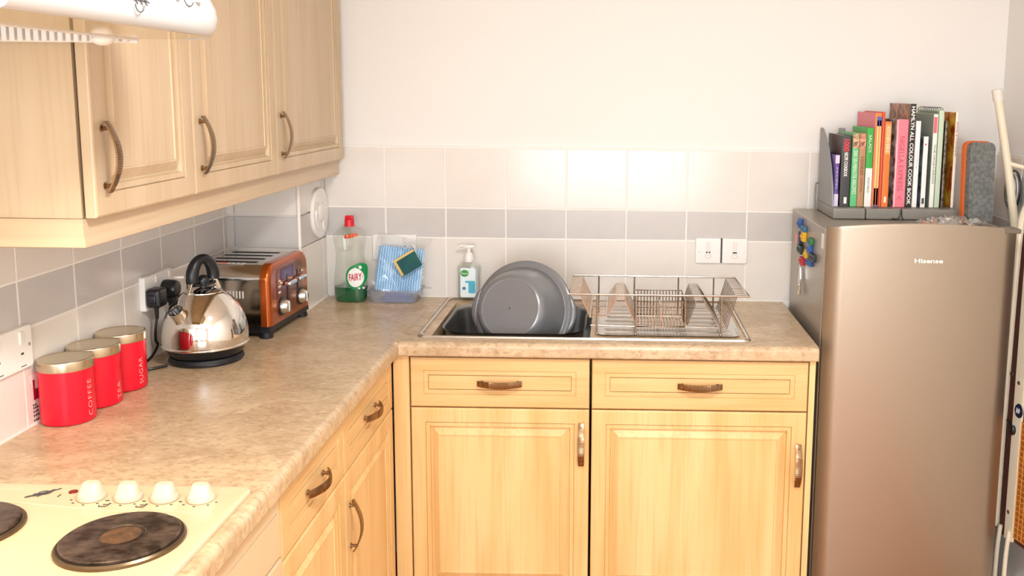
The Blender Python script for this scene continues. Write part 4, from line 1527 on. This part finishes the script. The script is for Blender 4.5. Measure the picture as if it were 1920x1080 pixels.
book('book', 'gold food-photo cover with white spine, rightmost in the rack', 2.2012, 2.2112, .636, .2, P_('goldphoto', '#efbd3c', '#b03c16', (10, 26, 22)), P_('whitespine2', '#f1ede4'),
     txt=(('FOOD & COOKING', .72, .36, .5, P_('brown', '#7a3f2a'), 0),))
# little dark cord over the rack base
b = nb(); tube(b, smooth_pts([(2.012, -.292, ZT + .006), (2.026, -.292, ZT + .004), (2.036, -.289, ZT + .012), (2.040, -.288, ZT + .036), (2.043, -.288, ZT + .010), (2.047, -.292, ZT + .003)], 5), .0016, 6)
single('black_cord', b, BLACK, 'short loop of black cord over the front of the book rack', 'cord', (2.03, -.29, ZT))

# felt pad
lp_ = Matrix.Rotation(math.radians(-5), 4, 'X') @ Matrix.Rotation(math.radians(1.5), 4, 'Y')
t = thing('felt_pad', 'grey felt pad with orange edge standing right of the books', 'pad', (2.2545, -.335, ZT + .004), math.radians(14), None, Matrix.Rotation(math.radians(10), 4, 'Z') @ lp_)
b = nb()
prism(b, rrect(-.040, .040, 0.002, .233, .018, 6), 'y', -.008, .014)
part('felt', b, mat('grey_felt', '#7d7f7b', .95, col2='#5c5f5e', scale=(90, 90, 90), detail=5, bump=.6, bscale=(250, 250, 250)), t, local=True)
b = nb()
prism(b, rrect(-.046, .0425, 0.0, .238, .020, 6), 'y', .0142, .030)
part('backing', b, mat('orange_backing', '#d9692c', .5), t, local=True)

# crumpled clear wrap
b = nb()
rr = random.Random(3)
GX, GY = 22, 10
vv = []
for j in range(GY + 1):
    row = []
    for i in range(GX + 1):
        u, w_ = i / GX, j / GY
        x = 2.068 + .185 * u
        y = -.488 + .17 * w_ * (1 - .15 * u) + .03 * u
        z = ZT + .002 + .034 * rr.random() * math.sin(PI * u) ** .4 * math.sin(PI * min(1, w_ + .08)) ** .4 + .001
        row.append(b.verts.new((x + rr.uniform(-.003, .003), y + rr.uniform(-.003, .003), z)))
    vv.append(row)
for j in range(GY):
    for i in range(GX):
        b.faces.new((vv[j][i], vv[j][i + 1], vv[j + 1][i + 1], vv[j + 1][i]))
single('plastic_wrap', b, clear('crumpled_wrap', '#f4f2ee', .4, .06, '#f4f2ee', .12), 'crumpled clear plastic wrap lying on the fridge top in front of the books', 'wrap', (2.16, -.4, ZT), smooth=10)

# ------------------------------------------------------------------ ironing board in the gap by the right wall
CREAM = mat('cream_painted_tube', '#e6dcc4', .35)
MESH = mat('orange_brown_mesh', '#b06a24', .6, col2='#8a4a16', scale=(60, 60, 200))
DKB = mat('shaded_mesh_brown', '#4a2014', .7)  # dark brown has the shade on the mesh painted in
t = thing('ironing_board', 'folded cream ironing board with orange mesh, upright between fridge and right wall', 'ironing board', (2.37, -.5, -H))
O_ = Vector((2.3440, -.450, 0))
S_ = Vector((.262, -.965, 0))
N_ = Vector((-.965, -.262, 0))


def ib(s, z, n_=0):
    return O_ + S_ * s + N_ * n_ + Vector((0, 0, z))


def slab(bm, s0, s1, z0, z1, n0, n1):
    loft(bm, [[ib(s0, z0, n0), ib(s1, z0, n0), ib(s1, z1, n0), ib(s0, z1, n0)], [ib(s0, z0, n1), ib(s1, z0, n1), ib(s1, z1, n1), ib(s0, z1, n1)]])


b = nb(); tube(b, smooth_pts([ib(.012, .40, .004), ib(-.014, .335, .004), ib(-.022, .20, .004), ib(-.026, 0, .004), ib(-.03, -.3, .004), ib(-.03, -.58, .004)], 6), .010, 10); part('edge_tube', b, CREAM, t)
b = nb(); slab(b, -.018, .26, -.60, .30, -.006, -.002); part('underside', b, DKB, t)
b = nb(); slab(b, .012, .046, -.60, .34, -.002, .006); part('frame_rail', b, CREAM, t)
b = nb(); slab(b, .215, .255, -.60, .34, -.002, .006); part('frame_rail', b, CREAM, t)
b = nb()
slab(b, .047, .214, -.585, -.235, -.001, .002)
part('mesh_sheet', b, MESH, t)
b = nb()
for k in range(22):
    z = -.585 + .0165 * k
    slab(b, .047, .214, z, z + .002, .002, .0032)
for k in range(10):
    s = .047 + .0165 * k
    slab(b, s, s + .002, -.585, -.235, .002, .0032)
part('mesh_grid', b, mat('mesh_light', '#d99a4a', .6), t)
for s, z in ((-.004, -.108), (.030, -.125), (.026, -.515)):
    b = nb(); lathe(b, [(.006, 0), (.0055, .003), (0, .004)], 14, ib(s, z, .0062), N_, cap1=False); part('screw', b, STEEL, t)
b = nb(); lathe(b, [(.017, 0), (.016, .002), (0, .0022)], 24, ib(.036, -.206, .006), N_, cap1=False)
for v in b.verts:
    v.co.z = -.206 + (v.co.z + .206) * 1.25
bd_ = part('badge', b, mat('navy_badge', '#1c2240', .3), t)
b = nb()
for k in range(4):
    tube(b, [ib(.028 + .004 * k, -.214 + .003 * (k % 2), .0086), ib(.030 + .004 * k, -.198 - .003 * (k % 2), .0086)], .0009, 5)
part('badge_script', b, WHITE, bd_)
b = nb(); ball(b, ib(.022, -.268, .010), .010, .9, .9, 1.5, 12); tube(b, [ib(-.012, -.25, .004), ib(.02, -.266, .008)], .0035, 8); part('latch', b, BLACK, t)
b = nb(); slab(b, .20, .27, -.62, -.2, .0062, .012); part('cover_edge', b, mat('grey_cover_cloth', '#9a948c', .9), t)
for s in (-.006, .034):
    b = nb(); tube(b, smooth_pts([ib(s, -.57, .006), ib(s - .003, -.66, .010), ib(s - .004, -.90, .012)], 5), .0065, 8); part('leg', b, CREAM, t)
b = nb(); tube(b, smooth_pts([(2.2975, -.302, .690), (2.325, -.303, .56), (2.3585, -.304, .39), (2.376, -.306, .27), (2.385, -.310, .10), (2.388, -.33, -.3)], 6), .0122, 12); part('leg', b, CREAM, t)
b = nb(); cyl(b, (2.2945, -.302, .705), (2.301, -.302, .672), .0150, .0146, 16); part('foot_cap', b, mat('cap_white', '#e2ddd2', .5), t)
b = nb(); tube(b, [(2.340, -.308, .490), (2.375, -.318, .481), (2.405, -.326, .474)], .0065, 10); part('cross_tube', b, CREAM, t)

# grey bundle with piped edge behind the board
t = thing('grey_bag', 'grey rounded bag with black and white piping behind the cream tube', 'bag', (2.404, -.22, .33))
b = nb(); ball(b, (2.4045, -.20, .395), .05, .42, .9, 1.15, 18); part('body', b, mat('grey_bag_cloth', '#8b8d8c', .7), t, smooth=60)
for rr_, m, k in ((.048, BLACK, 0), (.042, WHITE, -.0055), (.034, WHITE, -.010)):
    b = nb(); tube(b, [(2.4005 + k - .004, -.225 + rr_ * math.cos(a), .405 + rr_ * 1.2 * math.sin(a)) for a in [2 * PI * i / 24 for i in range(24)]], .003 if m is BLACK else .0015, 6, closed=True); part('piping', b, m, t)
